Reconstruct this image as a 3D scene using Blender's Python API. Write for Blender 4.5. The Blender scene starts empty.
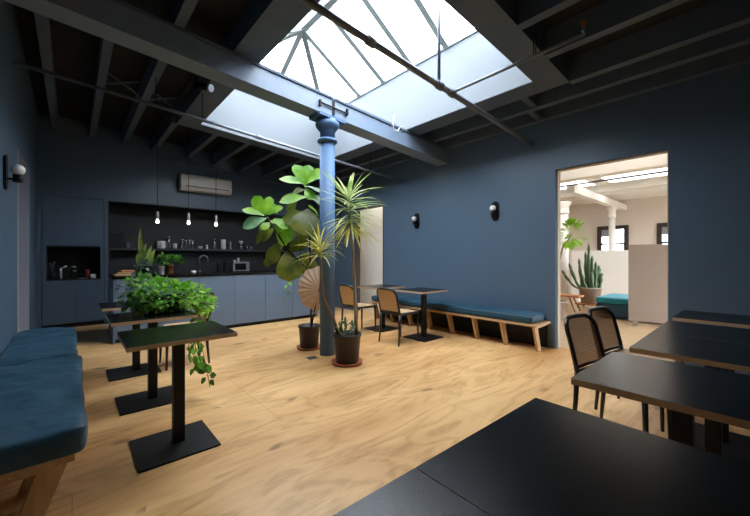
import bpy, bmesh, math, random
from mathutils import Vector, Matrix, Euler
random.seed(7)
PI = math.pi
scn = bpy.context.scene
COL = scn.collection

# ------------------------------------------------------------------ camera geometry
F, EYE = 341.5, 1.27
PSI = math.atan2(385.0, 341.5)
CS, SN = math.cos(PSI), math.sin(PSI)

def ray(u):
    t = (u - 375.0) / F
    return CS + SN * t, SN - CS * t

def at(u, v, X=None, Y=None, Z=None, D=None):
    """world point seen at photo position (u, v), at a known X, Y, height or depth"""
    a, b = ray(u)
    if X is not None: d = X / a
    elif Y is not None: d = Y / b
    elif Z is not None: d = (EYE - Z) * F / (v - 257.0)
    else: d = D
    return Vector((a * d, b * d, EYE + d * (257.0 - v) / F))

# ------------------------------------------------------------------ materials
MATS = {}
def new_mat(name):
    m = bpy.data.materials.new(name); m.use_nodes = True
    nt = m.node_tree
    b = nt.nodes['Principled BSDF']
    MATS[name] = m
    return m, nt, b

def N(nt, typ, **kw):
    n = nt.nodes.new(typ)
    for k, v in kw.items():
        if k in n.inputs: n.inputs[k].default_value = v
        else: setattr(n, k, v)
    return n

def paint(name, col, rough=0.5, var=0.12, scale=6.0, bump=0.0, bscale=60.0, metal=0.0, coat=0.0, spec=0.5, sheen=0.0):
    m, nt, b = new_mat(name)
    tc = N(nt, 'ShaderNodeTexCoord')
    nz = N(nt, 'ShaderNodeTexNoise', Scale=scale, Detail=4.0)
    nt.links.new(tc.outputs['Object'], nz.inputs['Vector'])
    mx = N(nt, 'ShaderNodeMix', data_type='RGBA')
    a = [c * (1 - var) for c in col] + [1]; c2 = [min(1, c * (1 + var)) for c in col] + [1]
    mx.inputs[6].default_value = a; mx.inputs[7].default_value = c2
    nt.links.new(nz.outputs['Fac'], mx.inputs[0])
    nt.links.new(mx.outputs[2], b.inputs['Base Color'])
    b.inputs['Roughness'].default_value = rough
    b.inputs['Metallic'].default_value = metal
    b.inputs['Coat Weight'].default_value = coat
    b.inputs['Specular IOR Level'].default_value = spec
    if sheen:
        b.inputs['Sheen Weight'].default_value = sheen
        b.inputs['Sheen Roughness'].default_value = 0.4
        b.inputs['Sheen Tint'].default_value = (0.35, 0.6, 0.8, 1)
    if bump:
        n2 = N(nt, 'ShaderNodeTexNoise', Scale=bscale, Detail=5.0)
        nt.links.new(tc.outputs['Object'], n2.inputs['Vector'])
        bp = N(nt, 'ShaderNodeBump', Strength=bump, Distance=0.02)
        nt.links.new(n2.outputs['Fac'], bp.inputs['Height'])
        nt.links.new(bp.outputs['Normal'], b.inputs['Normal'])
    return m

def wood(name, c1, c2, rough=0.45, along=0, scale=2.0):
    m, nt, b = new_mat(name)
    tc = N(nt, 'ShaderNodeTexCoord')
    mp = N(nt, 'ShaderNodeMapping')
    s = [18.0, 18.0, 18.0]; s[along] = 1.2
    mp.inputs['Scale'].default_value = s
    nt.links.new(tc.outputs['Object'], mp.inputs['Vector'])
    nz = N(nt, 'ShaderNodeTexNoise', Scale=scale, Detail=6.0, Distortion=0.6)
    nt.links.new(mp.outputs['Vector'], nz.inputs['Vector'])
    cr = N(nt, 'ShaderNodeValToRGB')
    cr.color_ramp.elements[0].position = 0.3; cr.color_ramp.elements[0].color = (*c1, 1)
    cr.color_ramp.elements[1].position = 0.7; cr.color_ramp.elements[1].color = (*c2, 1)
    nt.links.new(nz.outputs['Fac'], cr.inputs['Fac'])
    nt.links.new(cr.outputs['Color'], b.inputs['Base Color'])
    b.inputs['Roughness'].default_value = rough
    return m

def ply_edge(name):
    m, nt, b = new_mat(name)
    tc = N(nt, 'ShaderNodeTexCoord'); sp = N(nt, 'ShaderNodeSeparateXYZ')
    nt.links.new(tc.outputs['Object'], sp.inputs[0])
    mu = N(nt, 'ShaderNodeMath', operation='MULTIPLY'); mu.inputs[1].default_value = 1500.0
    nt.links.new(sp.outputs['Z'], mu.inputs[0])
    si = N(nt, 'ShaderNodeMath', operation='SINE'); nt.links.new(mu.outputs[0], si.inputs[0])
    cr = N(nt, 'ShaderNodeValToRGB')
    cr.color_ramp.elements[0].position = 0.2; cr.color_ramp.elements[0].color = (0.40, 0.26, 0.14, 1)
    cr.color_ramp.elements[1].position = 0.8; cr.color_ramp.elements[1].color = (0.76, 0.55, 0.34, 1)
    nt.links.new(si.outputs[0], cr.inputs['Fac'])
    nt.links.new(cr.outputs['Color'], b.inputs['Base Color'])
    b.inputs['Roughness'].default_value = 0.55
    return m

def leaf_mat(name, c1, c2, trans=0.4, rough=0.4):
    m, nt, b = new_mat(name)
    tc = N(nt, 'ShaderNodeTexCoord')
    nz = N(nt, 'ShaderNodeTexNoise', Scale=7.0, Detail=3.0)
    nt.links.new(tc.outputs['Object'], nz.inputs['Vector'])
    cr = N(nt, 'ShaderNodeValToRGB')
    cr.color_ramp.elements[0].position = 0.35; cr.color_ramp.elements[0].color = (*c1, 1)
    cr.color_ramp.elements[1].position = 0.65; cr.color_ramp.elements[1].color = (*c2, 1)
    nt.links.new(nz.outputs['Fac'], cr.inputs['Fac'])
    nt.links.new(cr.outputs['Color'], b.inputs['Base Color'])
    b.inputs['Roughness'].default_value = rough
    tr = N(nt, 'ShaderNodeBsdfTranslucent')
    nt.links.new(cr.outputs['Color'], tr.inputs['Color'])
    mx = N(nt, 'ShaderNodeMixShader'); mx.inputs[0].default_value = trans
    nt.links.new(b.outputs[0], mx.inputs[1]); nt.links.new(tr.outputs[0], mx.inputs[2])
    nt.links.new(mx.outputs[0], nt.nodes['Material Output'].inputs[0])
    return m

def glass_pane(name, tint=(0.95, 0.97, 1.0), refl=0.06):
    m, nt, b = new_mat(name)
    nt.nodes.remove(b)
    t = N(nt, 'ShaderNodeBsdfTransparent'); t.inputs[0].default_value = (*tint, 1)
    g = N(nt, 'ShaderNodeBsdfGlossy'); g.inputs['Roughness'].default_value = 0.03
    mx = N(nt, 'ShaderNodeMixShader'); mx.inputs[0].default_value = refl
    nt.links.new(t.outputs[0], mx.inputs[1]); nt.links.new(g.outputs[0], mx.inputs[2])
    nt.links.new(mx.outputs[0], nt.nodes['Material Output'].inputs[0])
    return m

def emit(name, col, s):
    m, nt, b = new_mat(name)
    b.inputs['Base Color'].default_value = (0.8, 0.8, 0.8, 1)
    b.inputs['Emission Color'].default_value = (*col, 1)
    b.inputs['Emission Strength'].default_value = s
    return m

def floor_mat():
    m, nt, b = new_mat('plywood_floor')
    L = nt.links.new
    tc = N(nt, 'ShaderNodeTexCoord')
    mp = N(nt, 'ShaderNodeMapping'); mp.inputs['Scale'].default_value = (0.55, 2.1, 1)
    L(tc.outputs['Object'], mp.inputs['Vector'])
    n1 = N(nt, 'ShaderNodeTexNoise', Scale=1.5, Detail=3.5, Distortion=1.1)
    L(mp.outputs[0], n1.inputs['Vector'])
    # contour bands of a rotary-cut veneer
    mu = N(nt, 'ShaderNodeMath', operation='MULTIPLY'); mu.inputs[1].default_value = 36.0
    L(n1.outputs['Fac'], mu.inputs[0])
    si = N(nt, 'ShaderNodeMath', operation='SINE'); L(mu.outputs[0], si.inputs[0])
    ma = N(nt, 'ShaderNodeMapRange'); ma.inputs['From Min'].default_value = -1; ma.inputs['From Max'].default_value = 1
    L(si.outputs[0], ma.inputs['Value'])
    n2 = N(nt, 'ShaderNodeTexNoise', Scale=1.0, Detail=8.0, Roughness=0.68, Distortion=0.8)
    mp2 = N(nt, 'ShaderNodeMapping'); mp2.inputs['Scale'].default_value = (3.6, 24, 1)
    L(tc.outputs['Object'], mp2.inputs['Vector']); L(mp2.outputs[0], n2.inputs['Vector'])
    cr = N(nt, 'ShaderNodeValToRGB')
    e = cr.color_ramp.elements
    e[0].position = 0.10; e[0].color = (0.42, 0.225, 0.075, 1)
    e[1].position = 0.82; e[1].color = (0.84, 0.54, 0.255, 1)
    x = e.new(0.45); x.color = (0.74, 0.455, 0.19, 1)
    ad = N(nt, 'ShaderNodeMix', data_type='FLOAT'); ad.inputs[0].default_value = 0.70
    L(ma.outputs[0], ad.inputs[2]); L(n2.outputs['Fac'], ad.inputs[3])
    L(ad.outputs[0], cr.inputs['Fac'])
    # large tonal patches
    n3 = N(nt, 'ShaderNodeTexNoise', Scale=0.9, Detail=3.0); L(mp.outputs[0], n3.inputs['Vector'])
    cr3 = N(nt, 'ShaderNodeValToRGB')
    cr3.color_ramp.elements[0].position = 0.33; cr3.color_ramp.elements[0].color = (0.72, 0.60, 0.50, 1)
    cr3.color_ramp.elements[1].position = 0.62; cr3.color_ramp.elements[1].color = (1, 1, 1, 1)
    L(n3.outputs['Fac'], cr3.inputs['Fac'])
    m1 = N(nt, 'ShaderNodeMix', data_type='RGBA', blend_type='MULTIPLY'); m1.inputs[0].default_value = 1.0
    L(cr.outputs['Color'], m1.inputs[6]); L(cr3.outputs['Color'], m1.inputs[7])
    # knots
    mpk = N(nt, 'ShaderNodeMapping'); mpk.inputs['Scale'].default_value = (2.6, 5.2, 1)
    nd = N(nt, 'ShaderNodeTexNoise', Scale=3.0, Detail=2.0); L(tc.outputs['Object'], nd.inputs['Vector'])
    mv = N(nt, 'ShaderNodeVectorMath', operation='MULTIPLY_ADD')
    mv.inputs[1].default_value = (0.16, 0.16, 0); L(nd.outputs['Color'], mv.inputs[0]); L(tc.outputs['Object'], mv.inputs[2])
    L(mv.outputs[0], mpk.inputs['Vector'])
    vo = N(nt, 'ShaderNodeTexVoronoi', Scale=1.0); L(mpk.outputs[0], vo.inputs['Vector'])
    wn = N(nt, 'ShaderNodeSeparateColor'); L(vo.outputs['Color'], wn.inputs[0])
    size = N(nt, 'ShaderNodeMapRange'); size.inputs['From Min'].default_value = 0.3; size.inputs['From Max'].default_value = 1.0
    size.inputs['To Min'].default_value = 0.0005; size.inputs['To Max'].default_value = 0.27
    L(wn.outputs[0], size.inputs['Value'])
    dv = N(nt, 'ShaderNodeMath', operation='DIVIDE'); L(vo.outputs['Distance'], dv.inputs[0]); L(size.outputs[0], dv.inputs[1])
    crk = N(nt, 'ShaderNodeValToRGB')
    ek = crk.color_ramp.elements
    ek[0].position = 0.0; ek[0].color = (0.85, 0.85, 0.85, 1)
    ek[1].position = 1.0; ek[1].color = (0, 0, 0, 1)
    q = ek.new(0.35); q.color = (0.6, 0.6, 0.6, 1)
    q = ek.new(0.55); q.color = (0.72, 0.72, 0.72, 1)
    L(dv.outputs[0], crk.inputs['Fac'])
    m2 = N(nt, 'ShaderNodeMix', data_type='RGBA'); m2.inputs[7].default_value = (0.17, 0.075, 0.03, 1)
    L(crk.outputs['Color'], m2.inputs[0]); L(m1.outputs[2], m2.inputs[6])
    # sheet joints
    br = N(nt, 'ShaderNodeTexBrick', Scale=1.0, offset=0.5)
    br.inputs['Mortar Size'].default_value = 0.0022; br.inputs['Mortar Smooth'].default_value = 0.0
    br.inputs['Brick Width'].default_value = 2.44; br.inputs['Row Height'].default_value = 1.22
    br.inputs['Color1'].default_value = (0, 0, 0, 1); br.inputs['Color2'].default_value = (0, 0, 0, 1); br.inputs['Mortar'].default_value = (0.55, 0.55, 0.55, 1)
    L(tc.outputs['Object'], br.inputs['Vector'])
    m3 = N(nt, 'ShaderNodeMix', data_type='RGBA'); m3.inputs[7].default_value = (0.22, 0.12, 0.05, 1)
    L(br.outputs['Color'], m3.inputs[0]); L(m2.outputs[2], m3.inputs[6])
    L(m3.outputs[2], b.inputs['Base Color'])
    b.inputs['Roughness'].default_value = 0.42
    bp = N(nt, 'ShaderNodeBump', Strength=0.05, Distance=0.01); L(n2.outputs['Fac'], bp.inputs['Height'])
    L(bp.outputs['Normal'], b.inputs['Normal'])
    return m

def cane_mat(name, pitch, hole, c1, c2):
    m, nt, b = new_mat(name)
    L = nt.links.new
    uv = N(nt, 'ShaderNodeUVMap'); sp = N(nt, 'ShaderNodeSeparateXYZ'); L(uv.outputs[0], sp.inputs[0])
    outs = []
    for ax in ('X', 'Y'):
        mu = N(nt, 'ShaderNodeMath', operation='MULTIPLY'); mu.inputs[1].default_value = 2 * PI / pitch
        L(sp.outputs[ax], mu.inputs[0])
        s = N(nt, 'ShaderNodeMath', operation='SINE'); L(mu.outputs[0], s.inputs[0]); outs.append(s)
    pr = N(nt, 'ShaderNodeMath', operation='MULTIPLY'); L(outs[0].outputs[0], pr.inputs[0]); L(outs[1].outputs[0], pr.inputs[1])
    ab = N(nt, 'ShaderNodeMath', operation='ABSOLUTE'); L(pr.outputs[0], ab.inputs[0])
    gt = N(nt, 'ShaderNodeMath', operation='GREATER_THAN'); gt.inputs[1].default_value = hole; L(ab.outputs[0], gt.inputs[0])
    cr = N(nt, 'ShaderNodeValToRGB'); cr.color_ramp.elements[0].color = (*c1, 1); cr.color_ramp.elements[1].color = (*c2, 1)
    cr.color_ramp.elements[1].position = 0.5
    L(ab.outputs[0], cr.inputs[0]); L(cr.outputs[0], b.inputs['Base Color'])
    b.inputs['Roughness'].default_value = 0.5
    tr = N(nt, 'ShaderNodeBsdfTransparent'); mx = N(nt, 'ShaderNodeMixShader')
    L(gt.outputs[0], mx.inputs[0]); L(b.outputs[0], mx.inputs[1]); L(tr.outputs[0], mx.inputs[2])
    L(mx.outputs[0], nt.nodes['Material Output'].inputs[0])
    return m

BLUE = (0.080, 0.130, 0.190)
M = {}
M['blue'] = paint('blue_wall_paint', BLUE, 0.42, 0.05, 1.5, bump=0.03, bscale=90)
M['blue_cab'] = paint('blue_cabinet_paint', (0.125, 0.185, 0.272), 0.4, 0.03, 2)
M['blue_dark'] = paint('dark_blue_cabinet_paint', (0.086, 0.128, 0.182), 0.4, 0.03, 2)
M['blue_beam'] = paint('pale_blue_beam_paint', (0.19, 0.25, 0.34), 0.4, 0.08, 5, bump=0.05, bscale=40)
M['blue_steel'] = paint('blue_grey_steel_paint', (0.072, 0.150, 0.290), 0.6, 0.08, 5, bump=0.05, bscale=40)
M['white'] = paint('white_paint', (0.78, 0.77, 0.74), 0.6, 0.03, 2)
M['shaft'] = paint('pale_shaft_paint', (0.13, 0.15, 0.17), 0.6, 0.06, 0.8)
M['office_wall'] = paint('warm_white_office_wall', (0.66, 0.60, 0.54), 0.6, 0.03, 2)
M['beige'] = paint('beige_paint', (0.60, 0.52, 0.43), 0.6, 0.03, 2)
M['greige'] = paint('taupe_board', (0.29, 0.235, 0.20), 0.6, 0.03, 2)
M['black_ceiling'] = paint('black_ceiling_paint', (0.010, 0.011, 0.013), 0.85, 0.15, 3)
M['joist'] = paint('dark_grey_timber_paint', (0.082, 0.118, 0.172), 0.7, 0.15, 4, bump=0.1, bscale=25)
M['black'] = paint('black_laminate', (0.0035, 0.0037, 0.0042), 0.27, 0.1, 8, spec=0.2)
M['black_metal'] = paint('black_powder_coat', (0.007, 0.007, 0.0075), 0.5, 0.1, 20, spec=0.25)
M['black_matte'] = paint('matte_black', (0.012, 0.012, 0.013), 0.75, 0.1, 6)
M['black_wood'] = paint('black_stained_beech', (0.014, 0.011, 0.010), 0.3, 0.2, 12)
M['steel'] = paint('dull_galvanised_steel', (0.10, 0.11, 0.125), 0.45, 0.2, 14, metal=0.35)
M['pipe'] = paint('grey_pipe_paint', (0.15, 0.175, 0.21), 0.4, 0.2, 12)
M['chrome'] = paint('brushed_metal', (0.55, 0.55, 0.55), 0.28, 0.05, 20, metal=1.0)
M['grey_metal'] = paint('grey_skylight_bars', (0.22, 0.25, 0.25), 0.5, 0.1, 8)
M['plastic_white'] = paint('white_plastic', (0.85, 0.81, 0.78), 0.35, 0.02, 5)
M['ceramic'] = paint('white_ceramic', (0.75, 0.74, 0.72), 0.25, 0.02, 8)
M['opal'] = paint('opal_glass', (0.86, 0.86, 0.85), 0.15, 0.01, 5, coat=0.5)
M['terracotta'] = paint('terracotta', (0.40, 0.125, 0.055), 0.7, 0.12, 14, bump=0.1)
M['pot'] = paint('dark_brown_pot', (0.030, 0.022, 0.018), 0.5, 0.2, 9, bump=0.08)
M['soil'] = paint('potting_soil', (0.03, 0.02, 0.013), 0.95, 0.4, 60, bump=0.6)
M['velvet'] = paint('teal_blue_velvet', (0.005, 0.046, 0.080), 0.6, 0.5, 9, bump=1.0, bscale=6, sheen=0.2)
M['teal'] = paint('teal_velvet_fabric', (0.01, 0.22, 0.27), 0.8, 0.2, 5, bump=0.2, bscale=12, sheen=0.3)
M['bark'] = paint('grey_brown_bark', (0.22, 0.165, 0.12), 0.85, 0.35, 22, bump=0.4)
M['cane_bark'] = paint('pale_cane_bark', (0.30, 0.26, 0.21), 0.8, 0.3, 25, bump=0.4)
M['dark_stem'] = paint('dark_stem', (0.02, 0.018, 0.012), 0.7, 0.3, 20)
M['palm'] = paint('dried_palm_leaf', (0.70, 0.49, 0.35), 0.6, 0.10, 10, bump=0.15)
M['stone_pot'] = paint('taupe_ceramic_pot', (0.30, 0.24, 0.185), 0.7, 0.1, 9, bump=0.1)
M['cactus'] = paint('cactus_skin', (0.075, 0.135, 0.06), 0.6, 0.3, 25, bump=0.3)
M['grey_plastic'] = paint('grey_plastic', (0.28, 0.29, 0.30), 0.5, 0.05, 9)
M['dark_frame'] = paint('dark_brown_window_paint', (0.030, 0.020, 0.017), 0.5, 0.2, 9)
M['red'] = paint('deep_red_plastic', (0.20, 0.012, 0.015), 0.4, 0.1, 9)
M['orange'] = paint('orange_red_glass_bulb', (0.55, 0.12, 0.03), 0.3, 0.1, 9)
M['oak'] = wood('pale_oak', (0.40, 0.235, 0.105), (0.60, 0.39, 0.20), 0.45, along=2)
M['oak_y'] = wood('pale_oak_board', (0.36, 0.21, 0.095), (0.56, 0.36, 0.18), 0.45, along=1)
M['redwood'] = wood('reddish_wood', (0.36, 0.13, 0.045), (0.52, 0.22, 0.085), 0.4, along=1)
M['board'] = wood('chopping_board_wood', (0.36, 0.20, 0.10), (0.58, 0.36, 0.20), 0.5, along=0)
M['ply'] = ply_edge('plywood_edge')
M['floor'] = floor_mat()
M['office_floor'] = wood('pale_office_floor', (0.48, 0.33, 0.19), (0.60, 0.44, 0.27), 0.4, along=1, scale=1.0)
M['pane'] = glass_pane('clear_window_glass')
M['jar_glass'] = glass_pane('jar_glass', (0.80, 0.83, 0.85), 0.22)
M['cane'] = cane_mat('woven_cane', 0.018, 0.74, (0.76, 0.55, 0.34), (0.60, 0.40, 0.22))
M['cane_brown'] = cane_mat('brown_woven_cane', 0.030, 0.46, (0.60, 0.38, 0.20), (0.36, 0.21, 0.10))
M['fig'] = leaf_mat('fig_leaf', (0.15, 0.42, 0.02), (0.34, 0.62, 0.05), 0.5, 0.4)
M['fig_dark'] = leaf_mat('old_fig_leaf', (0.07, 0.11, 0.015), (0.20, 0.22, 0.03), 0.35, 0.4)
M['fig_pale'] = leaf_mat('fig_leaf_back', (0.10, 0.24, 0.10), (0.22, 0.38, 0.19), 0.3, 0.5)
M['pothos'] = leaf_mat('pothos_leaf', (0.11, 0.38, 0.03), (0.28, 0.60, 0.09), 0.45, 0.35)
M['pothos_lime'] = leaf_mat('young_pothos_leaf', (0.26, 0.52, 0.04), (0.44, 0.70, 0.13), 0.45, 0.4)
M['leaf_dark'] = leaf_mat('dark_leaf', (0.03, 0.10, 0.015), (0.08, 0.20, 0.03), 0.3, 0.4)
M['silver'] = leaf_mat('silvery_leaf', (0.13, 0.20, 0.14), (0.30, 0.38, 0.31), 0.25, 0.5)
M['strap'] = leaf_mat('dracaena_leaf', (0.26, 0.40, 0.10), (0.60, 0.66, 0.34), 0.4, 0.4)
M['strap_yellow'] = leaf_mat('yellowed_dracaena_leaf', (0.58, 0.50, 0.08), (0.70, 0.66, 0.20), 0.4, 0.4)
M['snake'] = leaf_mat('snake_plant_leaf', (0.26, 0.42, 0.08), (0.56, 0.66, 0.18), 0.2, 0.4)

# ------------------------------------------------------------------ mesh builder
class MB:
    def __init__(s): s.v, s.f, s.m, s.sm, s.uv = [], [], [], [], None
    def face(s, idx, mi=0, smooth=False):
        s.f.append(idx); s.m.append(mi); s.sm.append(smooth)
    def box(s, lo, hi, mi=0, top=None):
        b = len(s.v)
        x0, y0, z0 = lo; x1, y1, z1 = hi
        s.v += [(x0,y0,z0),(x1,y0,z0),(x1,y1,z0),(x0,y1,z0),(x0,y0,z1),(x1,y0,z1),(x1,y1,z1),(x0,y1,z1)]
        for i, q in enumerate(((0,3,2,1),(4,5,6,7),(0,1,5,4),(1,2,6,5),(2,3,7,6),(3,0,4,7))):
            s.face([b + k for k in q], top if (top is not None and i == 1) else mi)
        return s
    def hexa(s, pts, mi=0):
        b = len(s.v); s.v += [tuple(p) for p in pts]
        for q in ((0,3,2,1),(4,5,6,7),(0,1,5,4),(1,2,6,5),(2,3,7,6),(3,0,4,7)):
            s.face([b + k for k in q], mi)
        return s
    def bar(s, a, b, w, h, up=Vector((0,0,1)), mi=0):
        a, b = Vector(a), Vector(b); d = (b - a).normalized()
        sd = d.cross(up).normalized(); u2 = sd.cross(d).normalized()
        p = []
        for q in (a, b):
            p += [q - sd*w/2 - u2*h/2, q + sd*w/2 - u2*h/2, q + sd*w/2 + u2*h/2, q - sd*w/2 + u2*h/2]
        i = len(s.v); s.v += [tuple(x) for x in p]
        for q in ((3,2,1,0),(4,5,6,7),(0,1,5,4),(1,2,6,5),(2,3,7,6),(3,0,4,7)):
            s.face([i + k for k in q], mi)
        return s
    def tube(s, pts, r, n=8, mi=0, cap=True, squash=1.0):
        pts = [Vector(p) for p in pts]
        rr = r if isinstance(r, (list, tuple)) else [r] * len(pts)
        b = len(s.v); up = None
        for i, p in enumerate(pts):
            d = (pts[min(i+1, len(pts)-1)] - pts[max(i-1, 0)]).normalized()
            if up is None:
                up = Vector((0,0,1)) if abs(d.z) < 0.9 else Vector((1,0,0))
            sd = d.cross(up).normalized(); up = sd.cross(d).normalized()
            for k in range(n):
                a = 2 * PI * k / n
                s.v.append(tuple(p + (sd * math.cos(a) + up * math.sin(a) * squash) * rr[i]))
        for i in range(len(pts) - 1):
            for k in range(n):
                k2 = (k + 1) % n
                s.face([b+i*n+k, b+i*n+k2, b+(i+1)*n+k2, b+(i+1)*n+k], mi, True)
        if cap:
            s.face([b + k for k in range(n)][::-1], mi); s.face([b+(len(pts)-1)*n+k for k in range(n)], mi)
        return s
    def lathe(s, prof, c=(0,0,0), n=24, mi=0, axis='Z', sx=1.0, sy=1.0):
        b = len(s.v); c = Vector(c)
        for (r, z) in prof:
            for k in range(n):
                a = 2 * PI * k / n
                x, y = r * math.cos(a) * sx, r * math.sin(a) * sy
                if axis == 'Z': p = Vector((x, y, z))
                elif axis == 'X': p = Vector((z, x, y))
                else: p = Vector((x, z, y))
                s.v.append(tuple(c + p))
        for i in range(len(prof) - 1):
            for k in range(n):
                k2 = (k + 1) % n
                q = [b+i*n+k, b+i*n+k2, b+(i+1)*n+k2, b+(i+1)*n+k]
                s.face(q if axis != 'Y' else q[::-1], mi, True)
        if prof[0][0] > 1e-5: s.face([b + k for k in range(n)][::-1], mi)
        if prof[-1][0] > 1e-5: s.face([b+(len(prof)-1)*n+k for k in range(n)], mi)
        return s
    def leaf(s, base, tip, width, nrm, mi=0, n=6, droop=0.0, shape='ovate', fold=0.18, wave=0.0):
        base, tip = Vector(base), Vector(tip)
        d = tip - base; L = d.length
        if L < 1e-6: return s
        d.normalize(); nrm = Vector(nrm)
        sd = d.cross(nrm)
        if sd.length < 1e-4: sd = d.orthogonal()
        sd.normalize(); nn = sd.cross(d).normalized()
        b = len(s.v)
        for i in range(n + 1):
            t = i / n
            if shape == 'obovate': w = math.sin(PI * min(1, t ** 1.25)) ** 0.62 * (0.45 + 0.55 * t) * 1.1
            elif shape == 'heart': w = (math.sin(PI * min(1, (t*0.93+0.07) ** 0.62)) ** 0.8)
            elif shape == 'strap': w = min(1.0, 0.55 + t * 2) * (1 - t ** 3)
            else: w = math.sin(PI * t ** 0.85) ** 0.8
            if i in (0, n): w = max(w, 0.0) * 0.3 if i == 0 else 0.02
            c = base + d * (L * t) + Vector((0,0,-1)) * (droop * L * t * t) + nn * (0.06 * L * math.sin(PI * t))
            e = nn * (fold * width * 0.5 * w)
            wv = nn * (wave * width * math.sin(t * 9.0))
            s.v += [tuple(c - sd * (width * 0.5 * w) + e + wv), tuple(c), tuple(c + sd * (width * 0.5 * w) + e - wv)]
        for i in range(n):
            q = b + 3 * i
            s.face([q, q+1, q+4, q+3], mi, True); s.face([q+1, q+2, q+5, q+4], mi, True)
        return s
    def build(s, name, mats, parent=None, bevel=0.0, seg=2, loc=None, uvs=None):
        me = bpy.data.meshes.new(name)
        me.from_pydata(s.v, [], s.f)
        for m_ in (mats if isinstance(mats, (list, tuple)) else [mats]): me.materials.append(m_)
        for p, mi, sm in zip(me.polygons, s.m, s.sm): p.material_index = mi; p.use_smooth = sm
        if uvs:
            ly = me.uv_layers.new(name='UVMap')
            for lp in me.loops: ly.data[lp.index].uv = uvs[lp.vertex_index]
        me.update()
        o = bpy.data.objects.new(name, me); COL.objects.link(o)
        if parent is not None: o.parent = parent
        if loc: o.location = loc
        if bevel:
            md = o.modifiers.new('edge', 'BEVEL'); md.width = bevel; md.segments = seg; md.limit_method = 'ANGLE'; md.angle_limit = math.radians(40)
        return o

def tag(o, label, cat, group=None, kind='thing'):
    o['label'] = label; o['category'] = cat; o['kind'] = kind
    if group: o['group'] = group
    return o
def thing(name, label, cat, loc=(0,0,0), rz=0.0, group=None):
    o = bpy.data.objects.new(name, None); COL.objects.link(o)
    o.empty_display_size = 0.1; o.location = loc; o.rotation_euler = (0, 0, rz)
    return tag(o, label, cat, group)
def struct(o):
    o['kind'] = 'structure'; return o
def dup(root, loc, rz=0.0, label=None, group=None):
    r = root.copy(); COL.objects.link(r); r.location = loc; r.rotation_euler = (0, 0, rz)
    if label: r['label'] = label
    if group: r['group'] = group
    for ch in list(root.children):
        c = ch.copy(); COL.objects.link(c); c.parent = r
        for g in list(ch.children):
            d = g.copy(); COL.objects.link(d); d.parent = c
    return r

# ------------------------------------------------------------------ shell
XL, XR, YB, YF = -0.44, 5.0, 8.2, -3.0
def J(x): return 3.50 - 0.064 * x          # underside of the joists (roof falls to the right)
SX0, SX1, SY0, SY1 = 1.54, 3.90, 1.70, 5.97   # skylight opening
FW = 0.28                                     # band of boards framing it
struct(MB().box((XL-0.2, YF-0.2, -0.12), (XR+0.13, YB+0.8, 0)).build('floor', M['floor']))

mb = MB()
def slab(x0, x1, y0, y1, d0, d1, mat=0):
    mb.hexa([(x0,y0,J(x0)+d0),(x1,y0,J(x1)+d0),(x1,y1,J(x1)+d0),(x0,y1,J(x0)+d0),
             (x0,y0,J(x0)+d1),(x1,y0,J(x1)+d1),(x1,y1,J(x1)+d1),(x0,y1,J(x0)+d1)], mat)
for a in ((XL-.2, SX0-.02, YF-.2, YB+.8), (SX1+.02, XR+.13, YF-.2, YB+.8), (SX0-.02, SX1+.02, YF-.2, SY0-.02), (SX0-.02, SX1+.02, SY1+.02, YB+.8)):
    slab(*a, 0.25, 0.33)
struct(mb.build('ceiling', M['black_ceiling']))

# boards boxing in the skylight opening, flush with the joists
mb = MB()
for a in ((SX0-FW, SX0, SY0-FW, SY1+FW), (SX1, SX1+FW, SY0-FW, SY1+FW), (SX0, SX1, SY0-FW, SY0), (SX0, SX1, SY1, SY1+FW)):
    slab(*a, 0.0, 0.26)
struct(mb.build('trim_1', M['joist']))

def joist(xc, y0, y1, w=0.085):
    global mb
    mb = MB(); slab(xc-w/2, xc+w/2, y0, y1, 0.0, 0.255)
    struct(mb.build('ceiling_joist', M['joist']))
for x in (-0.22, 0.28, 0.76, 4.55, 4.945): joist(x, YF, YB)
for x in (1.24, 4.20): joist(x, YF, SY0-FW-.002); joist(x, SY1+FW+.002, YB)
for x in (1.86, 2.42, 2.98, 3.56): joist(x, YF, SY0-FW-.002); joist(x, SY1+FW+.002, YB)
# noggins between the last joists
for (x0, x1, y) in ((4.20, 4.50, 1.95), (4.60, 4.90, 2.05)):
    mb = MB(); slab(x0, x1, y-.04, y+.04, 0.01, 0.25); struct(mb.build('ceiling_joist', M['joist']))
# diagonal bridging in the first bays of the far side
for (x0, x1, y) in ((0.33, 0.71, 5.6), (0.81, 1.19, 5.7)):
    br = MB(); br.bar((x0, y, J(x0)+.03), (x1, y+.03, J(x1)+.22), .03, .02); br.bar((x0, y+.06, J(x0)+.22), (x1, y+.09, J(x1)+.03), .03, .02)
    struct(br.build('ceiling_bridging', M['joist']))

def wall_y(name, x0, x1, y0, y1, holes, mat, ztop=3.9, matin=None):
    """wall along Y with rectangular holes (ya, yb, za, zb)"""
    w = MB(); ys = sorted({y0, y1, *[h[0] for h in holes], *[h[1] for h in holes]})
    for a, b in zip(ys, ys[1:]):
        hs = [h for h in holes if h[0] <= a and h[1] >= b]
        z = 0.0
        for h in hs:
            if h[2] > z: w.box((x0, a, z), (x1, b, h[2]))
            z = h[3]
        w.box((x0, a, z), (x1, b, ztop))
    return struct(w.build(name, mat))
def wall_x(name, x0, x1, y0, y1, holes, mat, ztop=3.9):
    w = MB(); xs = sorted({x0, x1, *[h[0] for h in holes], *[h[1] for h in holes]})
    for a, b in zip(xs, xs[1:]):
        hs = [h for h in holes if h[0] <= a and h[1] >= b]
        z = 0.0
        for h in hs:
            if h[2] > z: w.box((a, y0, z), (b, y1, h[2]))
            z = h[3]
        w.box((a, y0, z), (b, y1, ztop))
    return struct(w.build(name, mat))

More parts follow.
